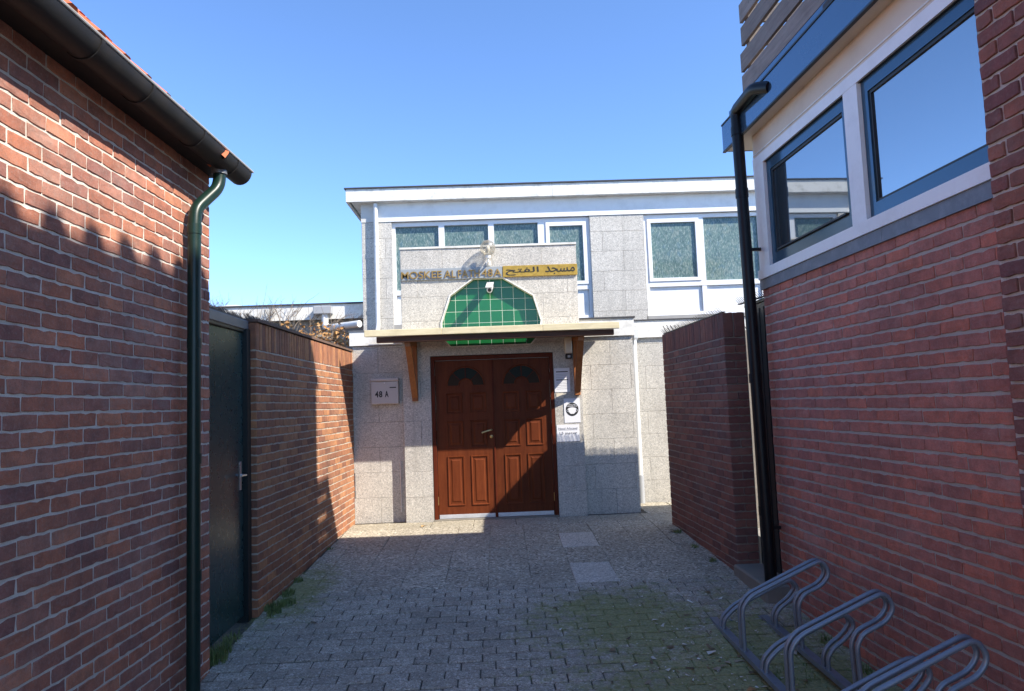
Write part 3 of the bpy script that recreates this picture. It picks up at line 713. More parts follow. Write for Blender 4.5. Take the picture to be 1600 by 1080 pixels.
# ------------------------------------------------------------------ mosque building
YB, YP, YU, YR = 8.65, 8.75, 10.4, 9.5
mosq = thing('mosque_building', 'grey granite-clad mosque with flat white roof edge and a projecting porch', 'building', (0, 9, .24))
def fbox(x0, x1, z0, z1, y0, y1, name, mat, parent, bev=0, **kw):
    m = MB(); m.box(x0, x1, y0, y1, z0, z1, bev); return m.obj(name, mat, parent, **kw)
core_b = fbox(-1.162, 1.018, -.1, 3.588, 8.70, 8.86, 'bay_wall', 'grout', mosq)   # replaced by pieces below where the niche is
bpy.data.objects.remove(core_b, do_unlink=True)
bay = fbox(-1.162, -.84, -.1, 3.585, YB+.014, YP+.2, 'bay_wall', 'grout', mosq)
fbox(.694, 1.018, -.1, 3.585, YB+.014, YP+.2, 'bay_wall', 'grout', mosq)
fbox(-.84, .694, 2.25, 3.585, 8.775, YP+.2, 'bay_wall', 'grout', mosq)
por = fbox(-1.80, -1.163, -.1, 2.42, YP+.014, YP+.2, 'porch_wall', 'grout', mosq)
fbox(1.019, 1.69, -.1, 2.42, YP+.014, YP+.2, 'porch_wall', 'grout', mosq)
fbox(1.50, 1.69, -.1, 2.42, YP+.2, YU, 'porch_side_wall', 'grout', mosq)
fbox(-1.80, -1.6, -.1, 2.42, YP+.2, YU, 'porch_side_wall', 'grout', mosq)
upper = fbox(-1.965, 9.0, 2.3, 4.72, YU+.014, YU+.12, 'upper_wall', 'grout', mosq)
bpy.data.objects.remove(upper, do_unlink=True)
# upper wall in pieces round the window openings
upper = fbox(-1.965, -1.525, 2.3, 4.70, YU+.014, 14, 'upper_wall', 'grout', mosq)
fbox(1.465, 2.275, 2.3, 4.70, YU+.014, 14, 'upper_wall', 'grout', mosq)
fbox(5.9, 9, 2.3, 4.70, YU+.014, 14, 'upper_wall', 'grout', mosq)
fbox(-1.525, 5.9, 2.3, 2.86, YU+.014, 14, 'upper_wall', 'grout', mosq)
fbox(-1.525, 5.9, 2.86, 4.42, YU+.16, YU+.2, 'room_wall', 'roof_dark', mosq)
rear = fbox(1.69, 6, -.1, 2.46, YR+.014, YU, 'rear_wall', 'grout', mosq)
NICHE = [(-.263, 3.192), (.095, 3.19), (.464, 2.955), (.551, 2.645), (.517, 2.472), (.413, 2.357), (-.569, 2.357), (-.665, 2.473), (-.675, 2.65), (-.557, 2.985)]
NICHE = NICHE[::-1]   # counter-clockwise seen from -Y
def clip_half(poly, a, b, inside=True):
    def sd(p): return ((b[0]-a[0])*(p[1]-a[1])-(b[1]-a[1])*(p[0]-a[0]))*(1 if inside else -1)
    out = []
    for i in range(len(poly)):
        p, q = poly[i], poly[(i+1) % len(poly)]; sp_, sq = sd(p), sd(q)
        if sp_ >= 0: out.append(p)
        if sp_*sq < 0:
            t = sp_/(sp_-sq); out.append((p[0]+(q[0]-p[0])*t, p[1]+(q[1]-p[1])*t))
    return out
def area(p): return abs(sum(p[i][0]*p[(i+1) % len(p)][1]-p[(i+1) % len(p)][0]*p[i][1] for i in range(len(p)))/2)
def ccw(p): return sum(p[i][0]*p[(i+1) % len(p)][1]-p[(i+1) % len(p)][0]*p[i][1] for i in range(len(p))) > 0
if not ccw(NICHE): NICHE = NICHE[::-1]
def minus(poly, cut):
    out = []; rem = poly
    for i in range(len(cut)):
        a, b = cut[i], cut[(i+1) % len(cut)]
        o = clip_half(rem, a, b, False)
        if len(o) > 2 and area(o) > 1e-5: out.append(o)
        rem = clip_half(rem, a, b, True)
        if len(rem) < 3: break
    return out
def tiles(parent, x0, x1, z0, z1, y, tw, th, cut=None, skip=None, zorg=None, xoff=0, depth=.03):
    zo = z0 if zorg is None else zorg; r_ = int(math.floor((z0-zo)/th)); z = zo+r_*th
    while z < z1-.01:
        x = x0-xoff-(tw/2 if r_ % 2 else 0)
        while x < x1-.005:
            u0, u1, v0, v1 = max(x, x0), min(x+tw, x1), max(z, z0), min(z+th, z1)
            if u1-u0 > .02 and v1-v0 > .02:
                g_ = .0013; poly = [(u0+g_, v0+g_), (u1-g_, v0+g_), (u1-g_, v1-g_), (u0+g_, v1-g_)]
                ps = [poly]
                if cut and not (u1 < -.72 or u0 > .6 or v1 < 2.3 or v0 > 3.25): ps = minus(poly, cut)
                if skip:
                    q = []
                    for p in ps: q += minus(p, skip)
                    ps = q
                if ps:
                    m = MB(); dy = random.uniform(-.0012, .0012)
                    if len(ps) == 1 and ps[0] == poly: m.box(u0+g_, u1-g_, y+dy, y+depth, v0+g_, v1-g_, .0015)
                    else:
                        for p in ps: m.prism(p if ccw(p) else p[::-1], y+dy, y+depth)
                    m.obj('granite_tile', 'granite', parent)
            x += tw
        z += th; r_ += 1
DOOR = [(-.832, .2), (.684, .2), (.684, 2.243), (-.832, 2.243)]
TH = .3055
tiles(bay, -1.168, 1.024, .235, 3.585, YB, .62, TH, NICHE, DOOR, zorg=.235, xoff=.1)
tiles(por, -1.806, -1.169, .235, 2.40, YP, .62, TH, zorg=.235, xoff=.3)
tiles(por, 1.025, 1.696, .235, 2.42, YP, .50, TH, zorg=.235, xoff=.12)
tiles(upper, -1.97, -1.52, 2.65, 4.412, YU, .60, .303, zorg=2.65, xoff=.25)
tiles(upper, 1.46, 2.28, 2.65, 4.412, YU, .62, .303, zorg=2.65, xoff=.44)
tiles(rear, 1.70, 4.2, .235, 2.455, YR, .6, TH, zorg=.235)
fbox(-.84, .694, 2.245, 2.36, YB+.014, 8.77, 'lintel', 'grout', bay)
# side faces of the bay (granite edges), porch and upper wall returns
fbox(-1.171, -1.163, .2, 3.585, YB+.003, YP+.03, 'bay_edge', 'granite', bay); fbox(1.0185, 1.027, .2, 3.585, YB+.003, YP+.03, 'bay_edge', 'granite', bay)
fbox(-1.175, 1.032, 3.586, 3.61, YB-.012, YP+.25, 'bay_capping', 'white_dirty', mosq)
fbox(-1.972, -1.966, 2.3, 4.41, YU+.003, 14, 'granite_side', 'granite', mosq)
# niche: white trim and green tiles set back
m = MB(); n_ = len(NICHE); cx_ = sum(p[0] for p in NICHE)/n_; cz_ = sum(p[1] for p in NICHE)/n_
def grow(p, k): d = math.hypot(p[0]-cx_, p[1]-cz_); return (cx_+(p[0]-cx_)*(d+k)/d, cz_+(p[1]-cz_)*(d+k)/d)
rings = [(0, 8.77), (0, 8.638), (.016, 8.638), (.016, 8.66)]
vs = [(grow(p, k)[0], y, grow(p, k)[1]) for k, y in rings for p in NICHE]
m.add(vs, [(r_*n_+i, r_*n_+(i+1) % n_, (r_+1)*n_+(i+1) % n_, (r_+1)*n_+i) for r_ in range(3) for i in range(n_)])
niche = m.obj('niche_trim', 'white_dirty', mosq)
m = MB(); m.prism([grow(p, .01) for p in NICHE], 8.7398, 8.775); gr = m.obj('niche_back', 'tile_grout', mosq)
ts = .1455; x = -.0665-ts*5
while x < .6:
    z = 2.357
    while z < 3.2:
        p = [(x+.0024, z+.0024), (x+ts-.0024, z+.0024), (x+ts-.0024, z+ts-.0024), (x+.0024, z+ts-.0024)]
        for i in range(n_):
            p = clip_half(p, NICHE[i], NICHE[(i+1) % n_], True)
            if len(p) < 3: break
        if len(p) > 2 and area(p) > 2e-4:
            m = MB(); m.prism(p, 8.738+random.uniform(-.0006, .0006), 8.745, .0015); m.obj('green_tile', 'green_tile', gr)
        z += ts
    x += ts
# porch roof edges
fbox(-1.83, -1.165, 2.41, 2.585, YP-.03, 9.2, 'porch_fascia', 'white_dirty', mosq); fbox(-1.84, -1.165, 2.586, 2.60, YP-.04, YU, 'porch_roof', 'zinc', mosq)
fbox(1.027, 1.72, 2.425, 2.64, YP-.03, 9.2, 'porch_fascia', 'white_dirty', mosq); fbox(1.027, 1.735, 2.641, 2.662, YP-.045, YU, 'porch_roof', 'roof_dark', mosq)
fbox(-1.163, 1.026, 2.45, 2.6, 8.97, YU, 'porch_roof', 'roof_dark', mosq)
fbox(1.721, 6, 2.455, 2.685, YR-.04, YU, 'rear_fascia', 'white_dirty', mosq); fbox(1.736, 6, 2.686, 2.70, YR-.055, YU, 'rear_roof', 'roof_dark', mosq)
# upper band, soffit and roof edge
fbox(-1.76, 9, 4.414, 4.71, YU-.012, YU+.3, 'upper_band', 'white', mosq)
fbox(-1.975, -1.76, 4.414, 4.71, YU-.008, YU+.3, 'corner_board', 'plaster', mosq)
fbox(-2.10, 9, 4.70, 4.72, YU-.10, 14, 'soffit_panel', 'white_dirty', mosq)
for k, (a, b) in enumerate(((-2.17, .9), (.903, 4.2), (4.203, 9))): fbox(a, b, 4.695, 4.888, YU-.14, YU-.10, 'roof_fascia', 'white_dirty', mosq, .003)
fbox(-2.17, -2.13, 4.695, 4.888, YU-.10, 14, 'roof_fascia', 'white_dirty', mosq)
fbox(-2.19, 9, 4.889, 4.908, YU-.16, 14.1, 'roof_trim', 'roof_dark', mosq)
# windows of the upper storey
def window(x0, x1, zb, zt, bars, sash, name='window'):
    w_ = fbox(x0, x1, zt-.06, zt, YU+.045, YU+.13, name, 'upvc', mosq)
    fbox(x0, x0+.05, zb, zt-.06, YU+.045, YU+.13, 'frame', 'upvc', w_); fbox(x1-.05, x1, zb, zt-.06, YU+.045, YU+.13, 'frame', 'upvc', w_)
    fbox(x0+.05, x1-.05, 3.30, 3.375, YU+.043, YU+.13, 'transom', 'upvc', w_); fbox(x0+.05, x1-.05, zb, zb+.05, YU+.045, YU+.13, 'frame', 'upvc', w_)
    xs = [x0+.05]+[v for bb in bars for v in bb]+[x1-.05]
    for (a, b) in bars: fbox(a, b, zb+.05, 3.30, YU+.046, YU+.13, 'mullion', 'upvc', w_); fbox(a, b, 3.375, zt-.06, YU+.046, YU+.13, 'mullion', 'upvc', w_)
    for i in range(0, len(xs), 2):
        a, b = xs[i], xs[i+1]
        if i//2 in sash:
            for q in ((a+.003, b-.003, 3.378, 3.43), (a+.003, b-.003, zt-.125, zt-.063), (a+.003, a+.06, 3.43, zt-.125), (b-.06, b-.003, 3.43, zt-.125)): fbox(*q, YU+.03, YU+.10, 'sash', 'upvc', w_, .003)
            fbox(a+.06, b-.06, 3.43, zt-.125, YU+.065, YU+.08, 'pane', 'film', w_)
        else: fbox(a, b, 3.375, zt-.06, YU+.085, YU+.10, 'pane', 'film', w_)
        fbox(a+.004, b-.004, zb+.053, 3.297, YU+.075, YU+.10, 'lower_panel', 'white', w_)
    return w_
window(-1.522, 1.462, 2.86, 4.405, [(-.824, -.737), (-.075, .012), (.676, .79)], (3,))
window(2.278, 5.9, 2.86, 4.405, [(3.125, 3.195), (4.03, 4.10), (4.93, 5.0)], (0, 2))
# entrance door
DX0, DX1, DZ0, DZ1 = -.826, .680, .25, 2.237
fr = fbox(DX0, DX0+.045, DZ0, DZ1-.05, 8.652, 8.80, 'door_frame', 'door_frame', mosq, .004)
fbox(DX1-.045, DX1, DZ0, DZ1-.05, 8.652, 8.80, 'jamb', 'door_frame', fr, .004); fbox(DX0, DX1, DZ1-.05, DZ1, 8.652, 8.80, 'head', 'door_frame', fr, .004)
fbox(DX0, DX1, DZ1-.02, DZ1+.1, 8.81, 8.9, 'hall_wall', 'roof_dark', mosq)
def leaf(x0, x1, cols, rows, fan, lab):
    l_ = fbox(x0, x1, DZ0+.012, DZ1-.056, 8.690, 8.735, 'door_leaf', 'door', mosq, .003, label=lab)
    for (a, b) in cols:
        for (z0, z1) in rows:
            m = MB()
            def rect(k, y): return [(a+k, y, z0+k), (b-k, y, z0+k), (b-k, y, z1-k), (a+k, y, z1-k)]
            ring = [rect(0, 8.692), rect(.004, 8.680), rect(.016, 8.682), rect(.024, 8.6935), rect(.034, 8.6935), rect(.058, 8.683)]
            vs = [p for r_ in ring for p in r_]
            m.add(vs, [(r_*4+i, r_*4+(i+1) % 4, (r_+1)*4+(i+1) % 4, (r_+1)*4+i) for r_ in range(5) for i in range(4)]+[(20, 21, 22, 23)])
            m.obj('raised_panel', 'door', l_)
    fx, fz, r0, r1 = fan
    for k in range(4):
        a0, a1 = 45*k+2, 45*k+43
        p = [(fx+r1*math.cos(R(a0+(a1-a0)*i/6)), fz+r1*math.sin(R(a0+(a1-a0)*i/6))) for i in range(7)]+[(fx+r0*math.cos(R(a1-(a1-a0)*i/4)), fz+r0*math.sin(R(a1-(a1-a0)*i/4))) for i in range(5)]
        m = MB(); m.prism(p, 8.6865, 8.70); m.obj('fanlight_pane', 'amber_glass' if k in (0, 3) else 'green_glass', l_)
    m = MB(); m.tube([(fx+(r1+.006)*math.cos(R(180*i/16)), 8.688, fz+(r1+.006)*math.sin(R(180*i/16))) for i in range(17)], .010, 6); m.tube([(fx+r0*math.cos(R(180*i/12)), 8.688, fz+r0*math.sin(R(180*i/12))) for i in range(13)], .009, 6); m.beam((fx-r1, 8.688, fz), (fx-r0, 8.688, fz), .014, .012); m.beam((fx+r0, 8.688, fz), (fx+r1, 8.688, fz), .014, .012)
    m.obj('fanlight_moulding', 'door', l_, smooth=True)
    for k in (1, 2, 3): m = MB(); m.beam((fx+r0*math.cos(R(45*k)), 8.685, fz+r0*math.sin(R(45*k))), (fx+r1*math.cos(R(45*k)), 8.685, fz+r1*math.sin(R(45*k))), .010, .010, (0, 1, 0)); m.obj('glazing_bar', 'door_frame', l_)
    fbox(x0+.01, x1-.01, DZ0+.014, DZ0+.062, 8.683, 8.690, 'kick_plate', 'alu', l_, .002)
    return l_
zz = lambda v, o=0: 2.234-(v-185+o)/813*1.985
l1 = leaf(-.778, -.080, [(-.655, -.448), (-.368, -.155)], [(zz(930), zz(685)), (zz(645), zz(510)), (zz(475), zz(370))], (-.405, zz(335), .085, .225), 'left door leaf with brass handle')
l2 = leaf(-.066, .632, [(.045, .250), (.325, .530)], [(zz(930), zz(685)), (zz(645), zz(510)), (zz(475), zz(370))], (.285, zz(335), .085, .225), 'right door leaf')
fbox(-.082, -.062, DZ0+.012, DZ1-.056, 8.678, 8.689, 'meeting_strip', 'door_frame', l2, .003)
m = MB(); m.tube(smooth_path([(-.105, 8.69, 1.315), (-.105, 8.635, 1.315), (-.16, 8.63, 1.305), (-.225, 8.635, 1.285)], .02, 4), .010, 8); m.obj('handle', 'brass', l1, smooth=True)
m = MB(); m.lathe((-.108, 8.69, 1.235), [(.02, 0), (.02, .012), (.008, .02)], 12, 'y'); m.obj('lock', 'brass', l1, smooth=True)
for l_, x in ((l1, -.781), (l2, .635)):
    for z in (.48, 1.28, 1.95): m = MB(); m.tube([(x, 8.683, z-.05), (x, 8.683, z+.05)], .008, 8); m.obj('hinge', 'door_frame' if z > 1 else 'brass', l_, smooth=True)
fbox(-.83, .684, .2, DZ0+.011, 8.62, 8.80, 'doorstep', 'cement', mosq, .004)
# downpipes of the mosque
m = MB(); m.tube(smooth_path([(-1.745, 10.34, 4.68), (-1.745, 10.34, 2.85), (-1.74, 10.25, 2.72), (-1.9, 10.2, 2.68)], .08), .034, 12); d3 = m.obj('downpipe', 'white_pipe', mosq, smooth=True)
for z in (4.05, 3.2): m = MB(); m.tube([(-1.745, 10.34, z-.02), (-1.745, 10.34, z+.02)], .039, 12); m.obj('pipe_socket', 'white_pipe', d3, smooth=True)
m = MB(); m.tube(smooth_path([(1.84, 9.42, 2.44), (1.84, 9.42, .25)], .05), .038, 12); d4 = m.obj('downpipe', 'white_pipe', mosq, smooth=True)
m = MB(); m.tube([(1.84, 9.42, .24), (1.84, 9.42, .62)], .045, 12); m.obj('pipe_foot', 'grey_pipe', d4, smooth=True)
m = MB(); m.lathe((1.84, 9.42, 2.36), [(.045, 0), (.045, .05), (.07, .09), (.07, .2)], 4); m.obj('rain_hopper', 'grey_pipe', d4)

# ------------------------------------------------------------------ things on the porch
can = thing('door_canopy', 'shallow wooden canopy over the entrance on two brown brackets', 'canopy', (-.05, 8.3, 2.4))
YC = 7.93; CX0, CX1 = -1.482, 1.385
m = MB()
m.add([(CX0, YC, 2.432), (CX1, YC, 2.432), (CX1, 8.66, 2.505), (CX0, 8.66, 2.505), (CX0, YC, 2.45), (CX1, YC, 2.45), (CX1, 8.66, 2.525), (CX0, 8.66, 2.525)], [(0, 3, 2, 1), (4, 5, 6, 7), (0, 1, 5, 4), (1, 2, 6, 5), (2, 3, 7, 6), (3, 0, 4, 7)]); m.obj('roof_board', 'canopy_edge', can)
for (a, b) in ((CX0-.01, -.62), (-.618, .52), (.522, CX1+.01)): fbox(a, b, 2.433, 2.508, YC-.028, YC-.001, 'edge_board', 'canopy_edge', can, .004)
fbox(CX0+.12, CX1-.05, 2.365, 2.431, YC+.01, YC+.075, 'front_beam', 'beam', can, .004)
for k in range(5): xx = CX0+.2+.6*k; m = MB(); m.beam((xx, YC+.08, 2.405), (xx, 8.645, 2.47), .045, .05); m.obj('rafter', 'beam', can)
for x in (-1.02, .965):
    m = MB(); m.box(x-.035, x+.035, 8.59, 8.648, 1.70, 2.44, .005); br_ = m.obj('bracket_post', 'bracket', can)
    m = MB(); m.beam((x, 8.61, 1.76), (x-.0, 8.05, 2.36), .06, .07, (1, 0, 0)); m.obj('bracket_strut', 'bracket', br_)
    m = MB(); m.beam((x, 8.62, 2.40), (x, 7.98, 2.345), .065, .06); m.obj('bracket_arm', 'bracket', br_)
mb_ = thing('mailbox', 'silver grey wall mailbox with house number left of the entrance', 'mailbox', (-1.395, 8.70, 1.68))
fbox(-1.564, -1.228, 1.678, 1.955, 8.655, 8.749, 'box', 'mailbox', mb_, .006)
fbox(-1.570, -1.222, 1.957, 1.995, 8.640, 8.749, 'lid', 'mailbox', mb_, .008)
fbox(-1.335, -1.255, 1.872, 1.884, 8.6535, 8.66, 'slot', 'ink', mb_)
m = MB(); m.lathe((-1.396, 8.655, 1.935), [(.008, 0), (.008, .004), (.002, .006)], 10, 'y'); m.obj('lock', 'bright_metal', mb_)
def glyph(ch, bold=0.0):
    c = bpy.data.curves.new('t', 'FONT'); c.body = ch; c.extrude = .05; c.offset = bold; c.resolution_u = 3
    o = bpy.data.objects.new('t', c); COL.objects.link(o); bpy.context.view_layer.update()
    me = bpy.data.meshes.new_from_object(o.evaluated_get(bpy.context.evaluated_depsgraph_get()))
    bpy.data.objects.remove(o, do_unlink=True); bpy.data.curves.remove(c)
    co = np.empty(len(me.vertices)*3); me.vertices.foreach_get('co', co); co = co.reshape(-1, 3); return me, co
def put_text(txt, x0, x1, z0, h, y, thick, mat, parent, name='letter', bold=.01, one=False, dz=0):
    """letters as parts, cap height h, spread over x0..x1 on a plane facing -Y"""
    gl = []; adv = 0
    for ch in (txt if not one else [txt]):
        if ch == ' ': adv += .28; continue
        me, co = glyph(ch, bold)
        if len(co) == 0: continue
        lo, hi = co[:, 0].min(), co[:, 0].max(); gl.append((me, co, adv-lo)); adv += hi-lo+.075
    if not gl: return
    tot = adv-.075; sx = (x1-x0)/tot; cap = .73 if not one else max(g_[1][:, 1].max() for g_ in gl)-min(g_[1][:, 1].min() for g_ in gl)
    sz = h/cap; zo = 0 if not one else min(g_[1][:, 1].min() for g_ in gl)
    mk = lambda co, off: np.stack([x0+(co[:, 0]+off)*sx, y-co[:, 2]/.05*thick/2, z0+(co[:, 1]-zo)*sz], 1)
    for me, co, off in gl:
        q = mk(co, off); me.vertices.foreach_set('co', q.ravel()); me.update(); me.materials.clear(); me.materials.append(M[mat]); me.name = name
        link(name, me, parent)
put_text('48', -1.515, -1.425, 1.765, .075, 8.6535, .003, 'ink', mb_, 'house_number', .03)
put_text('A', -1.395, -1.35, 1.765, .075, 8.6535, .003, 'ink', mb_, 'house_number', .03)
sg = thing('name_sign', 'grey sign bar with raised gold Latin letters across the porch top', 'sign', (-.55, 8.63, 3.2))
fbox(-1.166, .098, 3.192, 3.332, 8.628, 8.647, 'bar', 'sign_bar', sg, .002)
put_text('MOSKEE', -1.155, -.655, 3.21, .094, 8.621, .010, 'gold_letter', sg, bold=.008); put_text('AL', -.625, -.48, 3.21, .094, 8.621, .010, 'gold_letter', sg, bold=.008); put_text('FATH', -.455, -.185, 3.21, .094, 8.621, .010, 'gold_letter', sg, bold=.008); put_text('48A', -.16, .085, 3.21, .094, 8.621, .010, 'gold_letter', sg, bold=.008)
ap = thing('gold_plaque', 'gold plaque with dark Arabic lettering at the right of the sign', 'plaque', (.56, 8.63, 3.2))
fbox(.101, 1.03, 3.196, 3.334, 8.622, 8.646, 'plate', 'gold', ap, .003)
put_text('\ufea2\ufe98\ufed4\ufedf\ufe8d', .14, .55, 3.212, .10, 8.620, .004, 'ink', ap, 'arabic_word', .004, True); put_text('\ufeaa\ufea0\ufeb4\ufee3', .63, 1.0, 3.212, .10, 8.620, .004, 'ink', ap, 'arabic_word', .004, True)
gl_ = thing('globe_lamp', 'round clear glass globe lamp on a white bracket above the sign', 'lamp', (-.07, 8.5, 3.4))
m = MB(); m.lathe((-.074, 8.535, 3.45), [(.03, 0), (.05, .012), (.075, .035), (.092, .07), (.097, .10), (.09, .137), (.07, .168), (.04, .188), (.008, .195)], 24); m.obj('globe', 'globe_glass', gl_, smooth=True)
m = MB(); m.lathe((-.074, 8.535, 3.42), [(.03, 0), (.035, .02), (.035, .045), (.02, .06)], 16); m.obj('lamp_holder', 'lamp_white', gl_, smooth=True)
m = MB(); m.tube(smooth_path([(-.074, 8.535, 3.42), (-.074, 8.535, 3.37), (-.074, 8.65, 3.37)], .04), .011, 8); m.obj('arm', 'lamp_white', gl_, smooth=True)
m = MB(); m.lathe((-.074, 8.648, 3.37), [(.035, 0), (.035, .015), (.02, .03)], 14, 'y'); m.obj('wall_plate', 'lamp_white', gl_, smooth=True)
m = MB(); m.lathe((-.074, 8.535, 3.48), [(.012, 0), (.028, .04), (.028, .07), (.01, .095)], 12); m.obj('bulb', 'lamp_cream', gl_, smooth=True)
sc_ = thing('security_camera', 'small white bullet security camera in front of the green tiles', 'camera', (-.06, 8.5, 3.0))
m = MB(); m.tube([(-.06, 8.66, 3.10), (-.068, 8.42, 3.005)], .036, 14); cb = m.obj('camera_body', 'lamp_white', sc_, smooth=True)
m = MB(); m.tube([(-.068, 8.421, 3.0055), (-.0683, 8.414, 3.0025)], .022, 12); m.obj('lens', 'black', cb)
m = MB(); m.beam((-.055, 8.70, 3.15), (-.075, 8.40, 3.035), .085, .008); m.obj('sun_hood', 'lamp_white', cb)
m = MB(); m.tube([(-.06, 8.62, 3.085), (-.06, 8.74, 3.10)], .016, 10); m.lathe((-.06, 8.738, 3.10), [(.045, 0), (.045, .02)], 14, 'y'); m.obj('mount', 'lamp_white', sc_, smooth=True)
wl = thing('wall_lamp', 'cream wall lamp with black motion sensor beside the right bracket', 'lamp', (.873, 8.6, 2.15))
fbox(.828, .918, 2.215, 2.412, 8.575, 8.648, 'lamp_housing', 'lamp_cream', wl, .012); fbox(.835, .915, 2.15, 2.213, 8.585, 8.648, 'sensor', 'ink', wl, .01); fbox(.858, .892, 2.163, 2.195, 8.58, 8.586, 'sensor_lens', 'grey_pipe', wl, .003)
def paper(x0, x1, z0, z1, label):
    t = thing('notice', label, 'notice', ((x0+x1)/2, 8.645, z0)); fbox(x0, x1, z0, z1, 8.644, 8.6475, 'sheet', 'paper', t); return t
n1 = paper(.690, .880, 1.745, 2.04, 'white paper notice with two bold lines, highest beside the door')
for i, (z, h, mt) in enumerate(((1.995, .011, 'ink'), (1.965, .003, 'grey_ink'), (1.945, .003, 'grey_ink'), (1.925, .003, 'grey_ink'), (1.895, .010, 'ink'), (1.868, .003, 'grey_ink'), (1.848, .003, 'grey_ink'), (1.828, .003, 'grey_ink'), (1.808, .003, 'grey_ink'), (1.785, .003, 'grey_ink'))):
    fbox(.712, .858-(.02 if i % 3 == 2 else 0), z-h/2, z+h/2, 8.6425, 8.6436, 'text_line', mt, n1)
n2 = paper(.793, .990, 1.368, 1.665, 'white poster with a round face mask pictogram')
cxp, czp = .892, 1.53
m = MB(); m.prism([(cxp+.078*math.cos(2*math.pi*i/32), czp+.082*math.sin(2*math.pi*i/32)) for i in range(32)], 8.6425, 8.6436); m.obj('round_mark', 'ink', n2)
m = MB(); m.prism([(cxp-.05, czp+.012), (cxp-.045, czp-.03), (cxp-.02, czp-.055), (cxp+.02, czp-.055), (cxp+.045, czp-.03), (cxp+.05, czp+.012), (cxp+.02, czp+.022), (cxp, czp+.024), (cxp-.02, czp+.022)], 8.6415, 8.6423); m.obj('mask_mark', 'paper', n2)
for sx in (-1, 1):
    m = MB(); m.tube([(cxp+sx*(.048+.018*math.sin(math.pi*i/8)), 8.6418, czp+.005-.035*i/8) for i in range(9)], .0025, 4); m.obj('mask_strap', 'paper', n2)
put_text('DRAAG EEN', cxp-.045, cxp+.045, czp+.05, .013, 8.6415, .001, 'paper', n2, 'word', .012); put_text('MONDKAPJE', cxp-.06, cxp+.06, czp+.032, .013, 8.6415, .001, 'paper', n2, 'word', .012)
n3 = paper(.694, .970, 1.14, 1.345, 'white notice sheet with grey distance text, lowest beside the door')
put_text('Houd Afstand', .715, .945, 1.288, .026, 8.6425, .001, 'grey_ink', n3, 'word', .004); fbox(.715, .945, 1.279, 1.282, 8.6425, 8.6436, 'underline', 'grey_ink', n3); put_text('1,5 meter', .725, .94, 1.228, .033, 8.6425, .001, 'grey_ink', n3, 'word', .02)
n4 = thing('notice', 'small cream card below the highest notice', 'notice', (.74, 8.645, 1.68)); fbox(.705, .79, 1.675, 1.735, 8.644, 8.6472, 'sheet', 'lamp_cream', n4)
# access ramp rail-like strips on the mailbox wall
cdt = thing('wall_conduit', 'thin grey conduit on the granite below the mailbox', 'conduit', (-1.23, 8.74, .3)); m = MB(); m.tube([(-1.235, 8.735, .36), (-1.235, 8.735, .98)], .008, 8); m.obj('conduit', 'alu', cdt, smooth=True); fbox(-1.25, -1.22, .95, .965, 8.733, 8.749, 'clip', 'alu', cdt); fbox(-1.25, -1.22, .42, .435, 8.733, 8.749, 'clip', 'alu', cdt)

# ------------------------------------------------------------------ bicycle rack
rack = thing('bicycle_rack', 'grey galvanised bicycle rack with alternating high and low hoops by the right wall', 'bike rack', (1.64, 4, .02))
zb_ = .035
for (x, nm) in ((1.452, 'base_rail'), (1.808, 'base_rail')):
    m = MB(); m.beam((x, 5.06, zb_+.028), (x, 2.4, zb_-.006), .052, .03); m.obj(nm, 'steel', rack)
for y in (5.05, 3.72, 2.42): m = MB(); z = zb_+.03-(5.06-y)*.0128-.005; m.beam((1.472, y, z), (1.788, y, z), .075, .012, (0, 0, 1)); m.obj('cross_rail', 'steel', rack)
def hoop(y, tall):
    o = rack; dz = zb_+.03-(5.06-y)*.0128
    if tall: P_ = [(1.444, 0), (1.444, .265), (1.50, .335), (1.87, .50), (1.955, .535), (2.0, .455), (1.95, .385), (1.825, .33), (1.79, .27), (1.80, 0)]
    else: P_ = [(1.444, 0), (1.452, .07), (1.53, .145), (1.84, .288), (1.925, .315), (1.968, .25), (1.91, .18), (1.835, .13), (1.80, .08), (1.80, 0)]
    for s_ in (-.03, .03):
        m = MB(); m.tube(smooth_path([(x, y+s_, z+dz) for x, z in P_], .06 if tall else .05, 5), .0125, 10); m.obj('hoop', 'steel', rack, smooth=True)
for i, y in enumerate((4.84, 4.43, 4.09, 3.72, 3.38, 3.02, 2.66)): hoop(y, i % 2 == 1)

# ------------------------------------------------------------------ background on the left
low = thing('flat_annex', 'low flat-roofed annex with white fascia behind the left garden wall', 'building', (-3.5, 10.6, .25))
fbox(-9, -2.0, 3.0, 3.222, 10.58, 10.64, 'fascia', 'white_dirty', low); fbox(-9, -1.98, 3.223, 3.245, 10.56, 14, 'roof', 'roof_dark', low); fbox(-9, -2.0, .2, 3.0, 10.7, 14, 'wall', 'mortar_dark', low)
m = MB(); m.lathe((-4.45, 12.0, 3.245), [(.55, 0), (.5, .1), (.36, .17), (.18, .21), (.02, .22)], 20); m.obj('roof_dome', 'lamp_white', low, smooth=True)
m = MB(); m.box(-2.72, -2.45, 10.42, 10.575, 3.06, 3.18, .01); hop = m.obj('rain_hopper', 'grey_pipe', low)
m = MB(); m.tube(smooth_path([(-2.56, 10.5, 3.06), (-2.56, 10.5, 2.86), (-2.35, 10.2, 2.83), (-1.93, 9.9, 2.83)], .08), .05, 12); m.obj('rain_pipe', 'white_pipe', hop, smooth=True)
